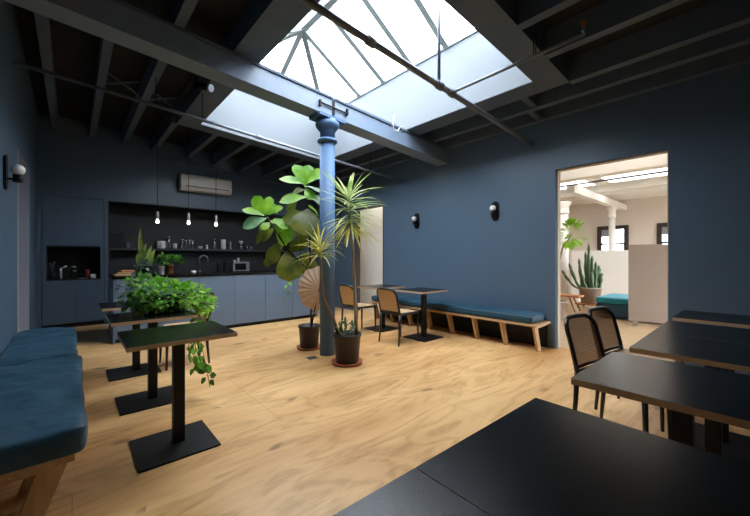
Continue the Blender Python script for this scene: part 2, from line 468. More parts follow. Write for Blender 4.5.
DY0, DY1, DH = 0.68, 1.875, 2.48
EY0, EY1, EH = 5.36, 6.34, 2.40
wall_y('wall_right', XR, XR+.13, YF, YB+.8, [(DY0, DY1, 0, DH), (EY0, EY1, 0, EH)], M['blue'], 3.45)
LY0, LY1, LH = 5.33, 6.67, 2.44
wall_y('wall_left', XL-.30, XL, YF, YB+.8, [(LY0, LY1, 0, LH)], M['blue'], 3.86)
WZ = (0.9, 2.6)
FWIN = []
wall_x('wall_front', XL-.3, XR+.13, YF-.25, YF, FWIN, M['blue'], 3.86)
NX0, NX1, NZ = 0.51, 4.30, 2.345            # kitchen niche
AX0, AX1, AZ0, AZ1 = -0.335, 0.40, 0.87, 1.452  # appliance niche in the tall cabinet
w = MB()
w.box((XL, YB, NZ), (XR, YB+.6, 3.86)); w.box((0.455, YB, 0), (NX0, YB+.6, NZ)); w.box((NX1, YB, 0), (XR, YB+.6, NZ))
w.box((XL, YB, 0), (-.395, YB+.6, NZ))
w.box((XL, YB+.6, 0), (XR, YB+.75, 3.86), 1)
struct(w.build('wall_back', [M['blue_dark'], M['black_matte']]))
# black lining of the niche
w = MB()
w.box((NX0, YB+.57, 0.9), (NX1, YB+.598, NZ-.002)); w.box((NX0+.001, YB+.012, 0.9), (NX0+.02, YB+.57, NZ-.002)); w.box((NX1-.02, YB+.012, 0.9), (NX1-.001, YB+.57, NZ-.002))
w.box((NX0+.02, YB+.012, NZ-.02), (NX1-.02, YB+.57, NZ-.002))
struct(w.build('wall_niche', paint('charcoal_niche_paint', (.021,.021,.023), .6)))
# ledger trim where the joists land on the kitchen wall
mb = MB(); slab(XL+.002, XR-.01, YB-.045, YB-.001, -0.10, -0.045); struct(mb.build('trim_2', M['joist']))

# windows behind the camera
for k, h in enumerate(FWIN):
    fr = MB()
    for a in ((h[0], h[2], h[0]+.06, h[3]), (h[1]-.06, h[2], h[1], h[3]), (h[0], h[2], h[1], h[2]+.06), (h[0], h[3]-.06, h[1], h[3]), ((h[0]+h[1])/2-.03, h[2], (h[0]+h[1])/2+.03, h[3])):
        fr.box((a[0], YF-.16, a[1]), (a[2], YF-.09, a[3]))
    o = struct(fr.build('window_%d' % (k+1), M['dark_frame']))
    MB().box((h[0]+.03, YF-.13, h[2]+.03), (h[1]-.03, YF-.122, h[3]-.03)).build('pane', M['pane'], o)
# glazed door in the left recess
fr = MB(); xx = XL-.27
for a in ((LY0, 0, LY0+.08, LH), (LY1-.08, 0, LY1, LH), (LY0, LH-.08, LY1, LH), (LY0, 0, LY1, .25), ((LY0+LY1)/2-.04, 0, (LY0+LY1)/2+.04, LH)):
    fr.box((xx-.03, a[0], a[1]), (xx+.02, a[2], a[3]))
fr.box((xx-.02, LY0+.08, .25), (xx-.004, (LY0+LY1)/2-.04, LH-.08)); fr.box((xx-.02, (LY0+LY1)/2+.04, .25), (xx-.004, LY1-.08, LH-.08))
o = struct(fr.build('door_1', M['blue']))
hd = MB(); hd.tube([(xx+.02, (LY0+LY1)/2-.02, 1.02), (xx+.06, (LY0+LY1)/2-.02, 1.02), (xx+.06, (LY0+LY1)/2-.13, 1.02)], .009, 8); hd.build('handle', M['black_metal'], o)
M['jamb'] = paint('grey_jamb_paint', (.30,.33,.40), .5, .04)
w = MB(); w.box((XL-.298, LY1-.012, 0), (XL, LY1-.001, LH)); w.box((XL-.298, LY0, LH-.012), (XL, LY1-.012, LH-.001)); w.box((XL-.29, LY0+.001, 0), (XL-.02, LY0+.012, LH))
struct(w.build('trim_3', M['jamb']))
struct(MB().box((XL-.02, LY0-.004, 0), (XL+.004, LY0+.008, LH)).build('trim_4', M['white']))
# lining of the right-hand doorway: pale timber edges
w = MB(); w.box((XR+.035, DY1-.014, 0), (XR+.134, DY1-.001, DH)); w.box((XR+.035, DY0+.001, 0), (XR+.134, DY0+.014, DH)); w.box((XR+.035, DY0+.014, DH-.014), (XR+.134, DY1-.014, DH-.001))
struct(w.build('door_2', paint('beige_jamb_paint', (.36,.30,.24), .55, .03)))
w = MB(); w.box((XR-.006, EY0+.001, 0), (XR+.136, EY0+.02, EH)); w.box((XR-.006, EY1-.02, 0), (XR+.136, EY1-.001, EH)); w.box((XR-.006, EY0+.02, EH-.02), (XR+.136, EY1-.02, EH-.001))
struct(w.build('door_3', M['dark_frame']))

# ------------------------------------------------------------------ skylight
KZ, RZ = 4.16, 4.90
w = MB()
for a in ((SX0-.06, SX0, SY0-.06, SY1+.06), (SX1, SX1+.06, SY0-.06, SY1+.06), (SX0, SX1, SY0-.06, SY0), (SX0, SX1, SY1, SY1+.06)):
    x0, x1, y0, y1 = a
    w.hexa([(x0,y0,J(x0)+.262),(x1,y0,J(x1)+.262),(x1,y1,J(x1)+.262),(x0,y1,J(x0)+.262),(x0,y0,KZ),(x1,y0,KZ),(x1,y1,KZ),(x0,y1,KZ)])
# thin lining over the inner faces of the boxed opening, so the pale paint runs down to its lower edge
for a in ((SX0, SX0+.008, SY0, SY1), (SX1-.008, SX1, SY0, SY1), (SX0, SX1, SY0, SY0+.008), (SX0, SX1, SY1-.008, SY1)):
    x0, x1, y0, y1 = a
    w.hexa([(x0,y0,J(x0)+.004),(x1,y0,J(x1)+.004),(x1,y1,J(x1)+.004),(x0,y1,J(x0)+.004),(x0,y0,KZ),(x1,y0,KZ),(x1,y1,KZ),(x0,y1,KZ)])
shaft = struct(w.build('wall_skylight', M['shaft']))
sky_o = tag(bpy.data.objects.new('skylight', None), 'hipped glass roof light with grey bars above the room', 'skylight', kind='structure')
COL.objects.link(sky_o)
XM = (SX0 + SX1) / 2; HB = XM - SX0
A1, A0 = Vector((XM, SY1-HB, RZ)), Vector((XM, SY0+HB, RZ))
k = MB()
for a in ((SX0-.04, SX0+.03, SY0-.04, SY1+.04), (SX1-.03, SX1+.04, SY0-.04, SY1+.04), (SX0, SX1, SY0-.04, SY0+.03), (SX0, SX1, SY1-.03, SY1+.04)):
    k.box((a[0], a[2], KZ), (a[1], a[3], KZ+.045))
k.build('kerb', M['grey_metal'], sky_o)
MB().bar(A0, A1, .10, .14).build('ridge', M['grey_metal'], sky_o)
ends = []
for (cx, cy, ap) in ((SX0, SY1, A1), (SX1, SY1, A1), (SX0, SY0, A0), (SX1, SY0, A0)): ends.append((ap, Vector((cx, cy, KZ+.04))))
ends += [(A1, Vector((XM, SY1, KZ+.04))), (A0, Vector((XM, SY0, KZ+.04)))]
ny = 3
for i in range(ny + 1):
    y = A1.y + (A0.y - A1.y) * i / ny
    for x in (SX0, SX1): ends.append((Vector((XM, y, RZ)), Vector((x, y, KZ+.04))))
for a, b in ends: MB().bar(a, b, .085, .11).build('rafter', M['grey_metal'], sky_o)
z0 = KZ + .10
def tri_pane(ps):
    p = MB(); p.v = [tuple(q) for q in ps] + [tuple(Vector(q) + Vector((0,0,.01))) for q in ps]
    n = len(ps); p.face(list(range(n))[::-1]); p.face([n+i for i in range(n)])
    for i in range(n): p.face([i, (i+1) % n, n+(i+1) % n, n+i])
    p.build('pane', M['pane'], sky_o)
up = Vector((0, 0, .07))
tri_pane([(SX0,SY1,z0),(SX1,SY1,z0),A1+up]); tri_pane([(SX1,SY0,z0),(SX0,SY0,z0),A0+up])
tri_pane([(SX1,SY1,z0),(SX1,SY0,z0),A0+up,A1+up]); tri_pane([(SX0,SY0,z0),(SX0,SY1,z0),A1+up,A0+up])

# ------------------------------------------------------------------ main beams over the column, column
CX, CY = 2.53, 3.79
def beam(name, x0, x1, label):
    t = thing(name, label, 'beam', (0,0,0), 0)
    def bb(y0, y1, za, zb):
        m_ = MB(); m_.hexa([(x0,y0,J(x0)+za),(x1,y0,J(x1)+za),(x1,y1,J(x1)+za),(x0,y1,J(x0)+za),(x0,y0,J(x0)+zb),(x1,y0,J(x1)+zb),(x1,y1,J(x1)+zb),(x0,y1,J(x0)+zb)]); return m_
    bb(CY-.125, CY+.125, -.255, -.035).build('web', M['blue_beam'], t)
    bb(CY-.145, CY+.145, -.034, -.003).build('flange', M['joist'], t)
    return t
beam('steel_beam', XL+.003, CX-.012, 'long dark steel beam from the left wall to the column')
beam('steel_beam', CX+.012, XR-.003, 'short steel beam from the column to the right wall')
t = thing('splice_bracket', 'black bolted splice bar on the beam face above the column', 'bracket')
zc = J(CX) - .15
y = CY - .125
b_ = MB(); b_.tube([(CX-.21, y-.02, zc+.02), (CX+.21, y-.02, zc-.01)], .011, 8); b_.build('rod', M['black_metal'], t)
MB().box((CX-.016, y-.014, zc-.085), (CX+.016, y-.002, zc+.10)).build('strap', M['black_metal'], t)
for s in (-1, 1):
    MB().box((CX+s*.21-.012, y-.034, zc-.03), (CX+s*.21+.012, y-.002, zc+.05)).build('end_plate', M['black_metal'], t)
bt = J(CX) - .262 - .002
col = thing('column', 'round blue-painted iron column with ringed capital in the middle of the room', 'column', (CX-.035, CY-.04, 0))
MB().lathe([(.098, .001), (.098, bt-.32)], n=32).build('shaft', M['blue_steel'], col)
MB().lathe([(.099, bt-.32), (.125, bt-.315), (.130, bt-.295), (.125, bt-.275), (.099, bt-.27)], n=32).build('ring', M['blue_steel'], col)
MB().lathe([(.095, bt-.27), (.095, bt-.17), (.11, bt-.16), (.145, bt-.12), (.155, bt-.095), (.155, bt-.06), (.135, bt-.05), (.135, bt-.025)], n=32).build('capital', M['blue_steel'], col)
MB().hexa([(-.20,-.13,bt-.025+.2*.064-.012),(.20,-.13,bt-.025-.2*.064-.012),(.20,.13,bt-.025-.2*.064-.012),(-.20,.13,bt-.025+.2*.064-.012),
           (-.20,-.13,bt+.2*.064-.001),(.20,-.13,bt-.2*.064-.001),(.20,.13,bt-.2*.064-.001),(-.20,.13,bt+.2*.064-.001)]).build('cap_plate', M['blue_steel'], col)

# ------------------------------------------------------------------ pipes
t = thing('sprinkler_pipe', 'thick grey sprinkler pipe crossing under the near half of the skylight', 'pipe')
PY = 2.20
pz = lambda x: 2.905 + .064 * (5 - x)
MB().tube([(0.0, PY, pz(0)), (4.995, PY, pz(4.995))], .030, 12).build('main_pipe', M['pipe'], t)
pj = at(451, 91, Y=PY); xj = pj.x
bp_ = MB().tube([(xj, PY, pz(xj)+.0), (xj, 0.93, pz(xj)+.012)], .016, 10).build('branch_pipe', M['pipe'], t)
MB().tube([(xj, .93, pz(xj)+.012), (xj, .93, pz(xj)+.07)], .014, 8).build('elbow', M['pipe'], bp_)
c_ = MB(); c_.tube([(xj, .93, pz(xj)+.07), (xj, .93, pz(xj)+.115)], [.012, .02], 8); c_.build('sprinkler_head', M['orange'], bp_)
xh = at(439, 88, Y=PY).x
MB().tube([(xh, PY, pz(xh)), (xh, PY, KZ+.3)], .016, 10).build('riser', M['pipe'], t)
f_ = MB(); f_.tube([(xh-.05, PY, pz(xh-.05)), (xh+.05, PY, pz(xh+.05))], .042, 12); f_.build('tee_fitting', M['pipe'], t)
f_ = MB(); f_.tube([(xj-.045, PY, pz(xj-.045)), (xj+.045, PY, pz(xj+.045))], .042, 12); f_.build('tee_fitting', M['pipe'], t)
f_ = MB(); f_.tube([(1.9-.04, PY, pz(1.9-.04)), (1.9+.04, PY, pz(1.9+.04))], .042, 12); f_.build('tee_fitting', M['pipe'], t)
hz = MB(); hz.tube([(xj-.012, 1.30, J(xj)), (xj-.012, 1.30, pz(xj)+.01)], .006, 6); hz.tube([(xj+.012, 1.33, J(xj)), (xj+.012, 1.33, pz(xj)+.01)], .006, 6)
hz.build('hanger', M['black_metal'], t)
t = thing('sprinkler_pipe', 'thin grey pipe along the ceiling on the kitchen side of the beam', 'pipe')
PY2 = 4.86; p2 = lambda x: 3.18 - .0645 * (x + .44)
MB().tube([(XL+.002, PY2, p2(XL)), (4.99, PY2, p2(4.99))], .02, 10).build('main_pipe', M['pipe'], t)
for x in (.76, 1.28, 4.2):
    hz = MB(); hz.tube([(x, PY2, J(x)), (x, PY2, p2(x)+.018)], .007, 6); hz.build('hanger', M['black_metal'], t)
f_ = MB(); f_.tube([(2.0, PY2, p2(2.0)), (2.09, PY2, p2(2.09))], .03, 10); f_.build('coupling', M['pipe'], t)
# spot light on a black track left of the opening
t = thing('spotlight', 'black track spotlight with metal rim under the ceiling left of the skylight', 'spotlight')
tx = 1.10
MB().box((tx-.018, 4.25, J(tx)-.02), (tx+.018, 6.0, J(tx)+.02)).build('track', M['black_metal'], t)
hd = MB(); hd.tube([(tx+.02, 4.5, J(tx)-.10), (tx+.12, 4.34, J(tx)-.15)], .042, 16); lh = hd.build('lamp_head', M['black_metal'], t)
hd = MB(); hd.tube([(tx+.118, 4.343, J(tx)-.149), (tx+.135, 4.316, J(tx)-.158)], .043, 16); hd.build('lamp_rim', M['chrome'], lh)
MB().tube([(tx, 4.5, J(tx)-.02), (tx+.03, 4.48, J(tx)-.10)], .012, 8).build('arm', M['black_metal'], t)

t = thing('hanging_cable', 'thin pale cable looped over the beam right of the column', 'cable')
q = MB(); q.tube([at(u, v, Y=CY-.165) for u, v in ((394,119),(393,124),(394,130),(398,131),(400,127),(402,126),(403,133))], .006, 6); q.build('wire', M['ceramic'], t)
q = MB(); q.tube([at(394,119, Y=CY-.165), at(394.2,115.5, Y=CY-.165)], [.013,.017], 8); q.build('lamp_holder', M['ceramic'], t)

# ------------------------------------------------------------------ kitchen wall
t = thing('tall_cabinet', 'dark blue floor-to-ceiling cupboard with open black appliance bay, beside the left wall', 'cabinet')
c = MB(); y0, y1 = YB+.02, YB+.58
c.box((-.39, y0, .08), (AX0, y1, NZ-.005)); c.box((AX1, y0, .08), (.45, y1, NZ-.005)); c.box((AX0, y0, .08), (AX1, y1, AZ0-.02)); c.box((AX0, y0, AZ1+.02), (AX1, y1, NZ-.005))
c.build('carcass', M['blue_dark'], t)
c = MB(); c.box((AX0, y1-.02, AZ0-.02), (AX1, y1, AZ1+.02)); c.box((AX0, y0+.001, AZ0-.02), (AX0+.004, y1-.02, AZ1+.02)); c.box((AX1-.004, y0+.001, AZ0-.02), (AX1, y1-.02, AZ1+.02)); c.box((AX0, y0+.001, AZ0-.02), (AX1, y1-.02, AZ0)); c.box((AX0, y0+.001, AZ1), (AX1, y1-.02, AZ1+.02))
c.build('bay_lining', M['black_matte'], t)
xm = .03
for (a, b, za, zb) in ((-.385, xm-.0015, .085, AZ0-.025), (xm+.0015, .448, .085, AZ0-.025), (-.385, xm-.0015, AZ1+.022, NZ-.01), (xm+.0015, .448, AZ1+.022, NZ-.01)):
    MB().box((a, YB, za), (b, YB+.018, zb)).build('door', M['blue_dark'], t, bevel=.0015)
MB().box((-.39, YB+.05, 0.001), (.45, YB+.55, .078)).build('plinth', M['black_matte'], t)

t = thing('base_cabinet', 'dark blue base cupboard run under the black counter in the kitchen niche', 'cabinet')
MB().box((NX0+.005, YB+.03, .08), (NX1-.005, YB+.56, .875)).build('carcass', M['blue_dark'], t)
nd = 6
for i in range(nd):
    a = NX0 + .006 + (NX1 - NX0 - .012) * i / nd; b = NX0 + .006 + (NX1 - NX0 - .012) * (i + 1) / nd
    MB().box((a+.0015, YB+.008, .085), (b-.0015, YB+.028, .87)).build('door', M['blue_dark'], t)
MB().box((NX0+.005, YB+.07, .001), (NX1-.005, YB+.55, .078)).build('plinth', M['black_matte'], t)
tag(MB().box((NX0+.024, YB+.003, .877), (NX1-.024, YB+.565, .915)).build('back_counter', M['black'], bevel=.002), 'black worktop at the back of the kitchen niche behind the island', 'worktop')
SHY0, SHY1, SHZ = YB+.26, YB+.565, 1.455
tag(MB().box((NX0+.024, SHY0, SHZ-.045), (NX1-.024, SHY1, SHZ)).build('wall_shelf', paint('charcoal_shelf', (.040, .040, .042), .6)), 'long black shelf across the kitchen niche holding jars and crockery', 'shelf')

# kitchen island
IY0, IY1, IZ, IX0, IX1 = 6.24, 7.05, 0.985, 0.45, 3.90
t = thing('kitchen_island', 'long blue kitchen island with flat doors and black top in front of the niche', 'kitchen island')
MB().box((IX0+.02, IY0+.02, .06), (IX1-.02, IY1-.02, IZ-.04)).build('carcass', M['blue_cab'], t)
seams = [IX0+.021, 1.022, 1.594, 2.18, 2.75, 3.32, IX1-.021]
for a, b in zip(seams, seams[1:]):
    MB().box((a+.0025, IY0, .065), (b-.0025, IY0+.019, IZ-.042)).build('door', M['blue_cab'], t, bevel=.0015)
MB().box((IX0, IY0, .005), (IX0+.019, IY1, IZ-.041)).build('end_panel', M['blue_cab'], t)
MB().box((IX1-.019, IY0, .005), (IX1, IY1, IZ-.041)).build('end_panel', M['blue_cab'], t)
MB().box((IX0+.02, IY0+.045, .001), (IX1-.02, IY1-.045, .058)).build('plinth', M['black_matte'], t)
MB().box((IX0-.012, IY0-.012, IZ-.04), (IX1+.012, IY1+.012, IZ)).build('countertop', M['black'], t, bevel=.002)

# air conditioner
a0, a1 = at(180.5, 180, Y=YB-.2), at(231.5, 180, Y=YB-.2)
t = thing('air_conditioner', 'white wall-mounted air conditioner above the kitchen niche', 'air conditioner', (0,0,0))
ax0, ax1 = a0.x + .0, a1.x
zb_, zt_ = 2.665, 3.02
prof = [(YB-.002, zb_+.02), (YB-.002, zt_), (YB-.20, zt_), (YB-.235, zt_-.03), (YB-.235, zb_+.09), (YB-.20, zb_+.02), (YB-.12, zb_)]
b_ = MB(); n = len(prof)
for x in (ax0, ax1): b_.v += [(x, p[0], p[1]) for p in prof]
b_.face(list(range(n))); b_.face([n + i for i in range(n)][::-1])
for i in range(n): b_.face([i, n+i, n+(i+1) % n, (i+1) % n])
b_.build('housing', M['plastic_white'], t, bevel=.012, seg=3)
MB().box((ax0+.1, YB-.003, zb_+.05), (ax1-.1, YB-.0005, zt_-.03)).build('wall_mount', M['grey_plastic'], t)
MB().box((ax0+.09, YB-.2385, zb_+.092), (ax1-.05, YB-.232, zb_+.108)).build('air_slot', M['black_matte'], t)
MB().hexa([(ax0+.06, YB-.2375, zb_+.082), (ax1-.05, YB-.2375, zb_+.082), (ax1-.05, YB-.230, zb_+.086), (ax0+.06, YB-.230, zb_+.086), (ax0+.06, YB-.207, zb_+.030), (ax1-.05, YB-.207, zb_+.030), (ax1-.05, YB-.200, zb_+.034), (ax0+.06, YB-.200, zb_+.034)]).build('louvre', M['plastic_white'], t)

# pendants over the island
M['lit_bulb'] = emit('lit_bulb_glass', (1.0, .96, .90), 1.6)
plabels = ['bare pendant bulb over the island, left one of three', 'bare pendant bulb over the island, middle one of three', 'bare pendant bulb over the island, right one of three']
pend = None
for i, (u, v) in enumerate(((157.5, 222), (188.6, 223.3), (216, 225))):
    p = at(u, v, Y=6.7)
    ztop = J(p.x) if True else 0
    t = thing('pendant_light', plabels[i], 'pendant light', (p.x, p.y, p.z), group='pendant bulbs over the kitchen island')
    so = MB().lathe([(.016,.05),(.022,.055),(.022,.165),(.012,.175),(.005,.18)], n=16).build('socket', M['grey_plastic'], t)
    MB().lathe([(.002,-.026),(.014,-.023),(.024,-.012),(.027,.002),(.025,.014),(.018,.035),(.015,.05)], n=20).build('bulb', M['lit_bulb'], so)
    MB().tube([(0,0,.165),(0,0,ztop-p.z+.25)], .005, 6).build('cord', M['black_matte'], t)

# ---- crockery and jars
def put(mb_, name, mat, label, cat, loc, group=None):
    o = mb_.build(name, mat); o.location = loc; return tag(o, label, cat, group)
def shelf_at(u, dy=.14):
    p = at(u, 250, Y=SHY0+dy); return Vector((p.x, p.y, SHZ+.001))
def cyl(r, h, n=20): return MB().lathe([(r*.96,0),(r,.004),(r,h-.004),(r*.96,h)], n=n)
def px(n_): return n_ * 7.6 / F       # metres per pixel at the shelf
p = shelf_at(115.5); put(MB().box((-px(5), -.12, 0), (px(5.5), .14, px(13))), 'storage_box', M['black_matte'], 'black boxy container at the left end of the kitchen shelf', 'box', p)
t = thing('mug', 'dark grey mug on the kitchen shelf beside the black box', 'mug', shelf_at(127))
MB().lathe([(.045,0),(.05,.01),(.05,.13),(.046,.13),(.044,.02)]).build('cup', M['steel'], t); hm = MB(); hm.tube([(.048,0,.03),(.08,0,.045),(.085,0,.07),(.075,0,.095),(.048,0,.10)], .007, 6); hm.build('handle', M['steel'], t)
put(cyl(px(3.8), px(7.2)), 'canister', M['ceramic'], 'wide white canister on the kitchen shelf above the snake plant', 'canister', shelf_at(161.3))
def jar(u, r, h, label, lid='ceramic', dy=.14):
    t = thing('glass_jar', label, 'jar', shelf_at(u, dy), group='glass jars on the kitchen shelf')
    MB().lathe([(r*.95,0),(r,.006),(r,h*.78),(r*.7,h*.86),(r*.7,h*.9)], n=18).build('body', M['jar_glass'], t)
    MB().lathe([(r*.75,h*.9),(r*.78,h*.91),(r*.78,h*.99),(r*.7,h)], n=18).build('lid', M[lid], t)
jar(168.3, px(2.3), px(12), 'tall glass jar with white lid right of the wide canister')
put(MB().lathe([(px(1.5),0),(px(1.7),.01),(px(1.9),px(5)),(px(1.7),px(5)),(px(1.5),.02)]), 'cup', M['ceramic'], 'small white cup on the shelf between two groups of glass jars', 'cup', shelf_at(175))
for u, hh, lb in ((182.3, 9.5, 'glass jar with steel lid, first in the row of four'), (185.9, 8.8, 'glass jar with steel lid, second in the row of four'), (189.4, 9.2, 'glass jar with steel lid, third in the row of four'), (192.8, 8.4, 'glass jar with steel lid, last in the row of four')):
    jar(u, px(1.55), px(hh), lb, 'grey_plastic')
put(MB().lathe([(px(1.2),0),(px(1.6),.01),(px(2.3),px(2.8)),(px(2.1),px(2.8)),(px(1.2),.02)]), 'bowl', M['ceramic'], 'little white bowl on the shelf above the tap', 'bowl', shelf_at(200.3))
put(MB().lathe([(px(1.1),0),(px(1.2),.01),(px(.7),px(3)),(px(.9),px(3.4)),(px(.9),px(4)),(px(.3),px(4.6))]), 'salt_shaker', M['ceramic'], 'small white shaker on the shelf right of the little bowl', 'shaker', shelf_at(207))
t = thing('glass_bottle', 'clear glass bottle with narrow neck left of the tall white canister', 'bottle', shelf_at(214.5))
MB().lathe([(px(1.5),0),(px(1.65),.01),(px(1.65),px(6)),(px(.7),px(8)),(px(.6),px(10))], n=18).build('body', M['jar_glass'], t); MB().lathe([(px(.8),px(10)),(px(.8),px(11.2))], n=12).build('stopper', M['grey_plastic'], t)
put(MB().lathe([(px(2.4),0),(px(2.6),.02),(px(2.5),px(5)),(px(2.6),px(10.2)),(px(2.3),px(10.5)),(px(2.2),.04)]), 'vase', M['ceramic'], 'tall white canister on the shelf, tallest white piece there', 'canister', shelf_at(223.3))
put(MB().lathe([(px(1),0),(px(1),.03),(px(.5),px(3)),(px(.9),px(5)),(px(.5),px(6)),(px(.9),px(7.6)),(px(.2),px(8.6))]), 'pepper_mill', M['grey_plastic'], 'slim grey pepper mill right of the tall white canister', 'pepper mill', shelf_at(230.5))
t = thing('coffee_brewer', 'glass coffee brewer with white cone top near the fig leaves', 'coffee maker', shelf_at(241))
MB().lathe([(px(2.2),0),(px(2.4),.01),(px(2.2),px(4)),(px(.9),px(6))], n=18).build('carafe', M['jar_glass'], t); MB().lathe([(px(.8),px(6.0)),(px(2.4),px(9.6)),(px(2.2),px(9.6)),(px(.6),px(6.2))], n=18).build('cone', M['ceramic'], t)
for u, lb in ((247, 'dark tumbler on the shelf beside the coffee brewer'), (251.5, 'dark tumbler on the shelf half hidden by fig leaves')):
    put(MB().lathe([(px(1.6),0),(px(1.7),.01),(px(1.9),px(6)),(px(1.75),px(6)),(px(1.5),.02)]), 'tumbler', M['jar_glass'], lb, 'glass', shelf_at(u))
# back counter things
def ctr(u, dy=.25):
    p = at(u, 265, Y=YB+dy); return Vector((p.x, p.y, .916))
t = thing('kitchen_tap', 'tall arched steel tap on the black back counter', 'tap', ctr(199.5, .42))
MB().lathe([(.03,0),(.03,.03),(.018,.035)], n=16).build('base', M['chrome'], t)
g = MB(); pts = [(0,0,.03),(0,0,.30)] + [(.09-.09*math.cos(a), 0, .30+.09*math.sin(a)) for a in [PI*k/8 for k in range(1, 9)]] + [(.18,0,.22)]
g.tube(pts, .014, 10); g.build('spout', M['chrome'], t)
t = thing('toaster_oven', 'grey-framed small oven on the back counter under the shelf', 'oven', ctr(239.3, .22))
o_ = MB(); o_.box((-.19,-.14,.015),(.19,.16,.045)); o_.box((-.19,-.14,.20),(.19,.16,.235)); o_.box((-.19,-.14,.045),(-.15,.16,.20)); o_.box((.12,-.14,.045),(.19,.16,.20)); o_.build('housing', M['grey_plastic'], t)
MB().box((-.15,-.12,.045),(.12,.15,.20)).build('door', M['black'], t)
for s in (-.14, .14): MB().box((s-.02, -.1, 0), (s+.02, .1, .015)).build('foot', M['black_matte'], t)
tp = ctr(238.3, .22); put(cyl(.024, .10), 'bottle', M['ceramic'], 'small white bottle standing on the grey oven', 'bottle', (tp.x, tp.y, .916+.236))
tp = ctr(234.5, .22); put(cyl(.03, .045), 'cup', M['ceramic'], 'small white espresso cup lying on the grey oven', 'cup', (tp.x, tp.y, .916+.236))
put(cyl(.06, .22), 'canister', M['black_matte'], 'black canister on the back counter right of the tap', 'canister', ctr(219.5, .25))
put(cyl(.07, .24), 'kettle', M['black_matte'], 'black cylinder kettle on the back counter beside the grey oven', 'kettle', ctr(226.5, .25))
# island front edge: small white cup
ip = at(193.5, 273, Y=6.55); put(MB().lathe([(.03,0),(.038,.01),(.044,.045),(.04,.045),(.03,.012)]), 'cup', M['ceramic'], 'small white cup on the island top below the tap', 'cup', (ip.x, ip.y, IZ+.001))
# appliance bay
def bay(u, dy=.22):
    p = at(u, 278, Y=YB+dy); return Vector((p.x, p.y, AZ0+.001))
t = thing('utensil_pot', 'dark pot of kitchen utensils at the left of the appliance bay', 'utensil pot', bay(52.5))
MB().lathe([(.05,0),(.055,.01),(.058,.13),(.052,.13),(.045,.02)]).build('pot', M['black_metal'], t)
for k, (dx, dy, hh) in enumerate(((-.025,0,.26),(.02,.01,.28),(.0,-.02,.23))):
    q = MB(); q.tube([(dx*.3,dy*.3,.02),(dx,dy,hh)], .006, 6); q.tube([(dx,dy,hh),(dx*1.2,dy*1.2,hh+.04)], [.016,.010], 8); q.build('utensil', M['steel'], t)
t = thing('milk_frother', 'pale upright frother with angled head in the appliance bay', 'milk frother', bay(61))
q = MB(); q.tube([(0,0,0),(0,0,.19)], .016, 10); q.build('stand', M['ceramic'], t); q = MB(); q.tube([(0,0,.185),(.045,-.02,.215),(.075,-.03,.235)], [.016,.014,.017], 10); q.build('head', M['ceramic'], t)
t = thing('coffee_grinder', 'black coffee grinder in the middle of the appliance bay', 'coffee grinder', bay(74, .25))
MB().box((-.05,-.06,0),(.05,.06,.17)).build('body', M['black_metal'], t, bevel=.01); MB().lathe([(.03,.17),(.05,.22),(.05,.235)], n=16).build('hopper', M['jar_glass'], t); MB().box((-.015,-.10,.13),(.03,-.06,.155)).build('spout', M['chrome'], t)
put(cyl(.04, .16), 'thermos', M['red'], 'deep red flask in the appliance bay', 'flask', bay(87.5))
put(cyl(.035, .11), 'thermos', M['black_metal'], 'short black flask left of the red flask', 'flask', bay(82, .3))
put(MB().lathe([(.035,0),(.04,.01),(.042,.08),(.038,.08),(.03,.01)]), 'mug', M['ceramic'], 'white mug at the right end of the appliance bay', 'mug', bay(93.3, .15))
put(MB().lathe([(.04,0),(.075,.012),(.07,.014),(.03,.004)]), 'saucer', M['ceramic'], 'white saucer in front of the short black flask', 'saucer', bay(82.5, .08))

# chopping boards on the island's left end
t0 = at(120.5, 275, Y=6.38)
for k, (w_, d_, h_, rz, mt, lb) in enumerate(((.24, .20, .028, .06, 'board', 'wide wooden board at the bottom of the stack on the island'), (.20, .17, .024, -.04, 'oak_y', 'middle wooden board of the stack on the island'), (.17, .15, .03, .1, 'redwood', 'small reddish board on top of the stack on the island'))):
    o = MB().box((-w_/2, -d_/2, 0), (w_/2, d_/2, h_)).build('chopping_board', M[mt], bevel=.006)
    o.location = (t0.x + .04 + .02*k, t0.y, IZ + .001 + (0, .030, .056)[k]); o.rotation_euler = (0, 0, rz); tag(o, lb, 'chopping board', 'boards stacked on the island')

# ------------------------------------------------------------------ furniture: tables
def make_table(label, group):
    t = thing('cafe_table', label, 'table', (0,0,0), 0, group)
    MB().box((-.312,-.285,.722),(.312,.285,.75), 1, 0).build('tabletop', [M['black'], M['ply']], t, bevel=.0015)
    MB().box((-.16,-.12,.713),(.16,.12,.7215)).build('top_plate', M['black_metal'], t)
    MB().box((-.034,-.074,.012),(.034,-.006,.713)).build('pole', M['black_metal'], t, bevel=.003)
    MB().box((-.255,-.275,.001),(.205,.175,.014)).build('base_plate', M['black_metal'], t, bevel=.002)
    return t
GL, GW, GN = 'café tables along the left bench', 'café tables along the right wall bench', 'café tables in the front right rows'
tab = make_table('black café table nearest the front of the left bench, bare top', GL); tab.location = (.545, 2.685, 0)
def tbl(x, y, lb, g, rz=0): return dup(tab, (x, y, 0), rz, lb, g)
tbl(.54, 3.655, 'black café table carrying the big trailing plant', GL)
tbl(.535, 4.66, 'black café table farthest along the left bench, behind the trailing plant', GL)
tbl(4.175, 3.58, 'black café table by the wall bench with cane chair, nearer one', GW)
tbl(4.135, 4.50, 'black café table by the wall bench nearest the white doorway', GW)
tbl(.3035, .288, 'large black tabletop at the bottom edge, left of the seam', GN, -.022).scale.x = 1.04
tbl(.9535, .274, 'large black tabletop in front, right of the seam', GN, -.022).scale.x = 1.04
tbl(1.917, .255, 'black café table just behind the front pair, first beside the cane chairs', GN)
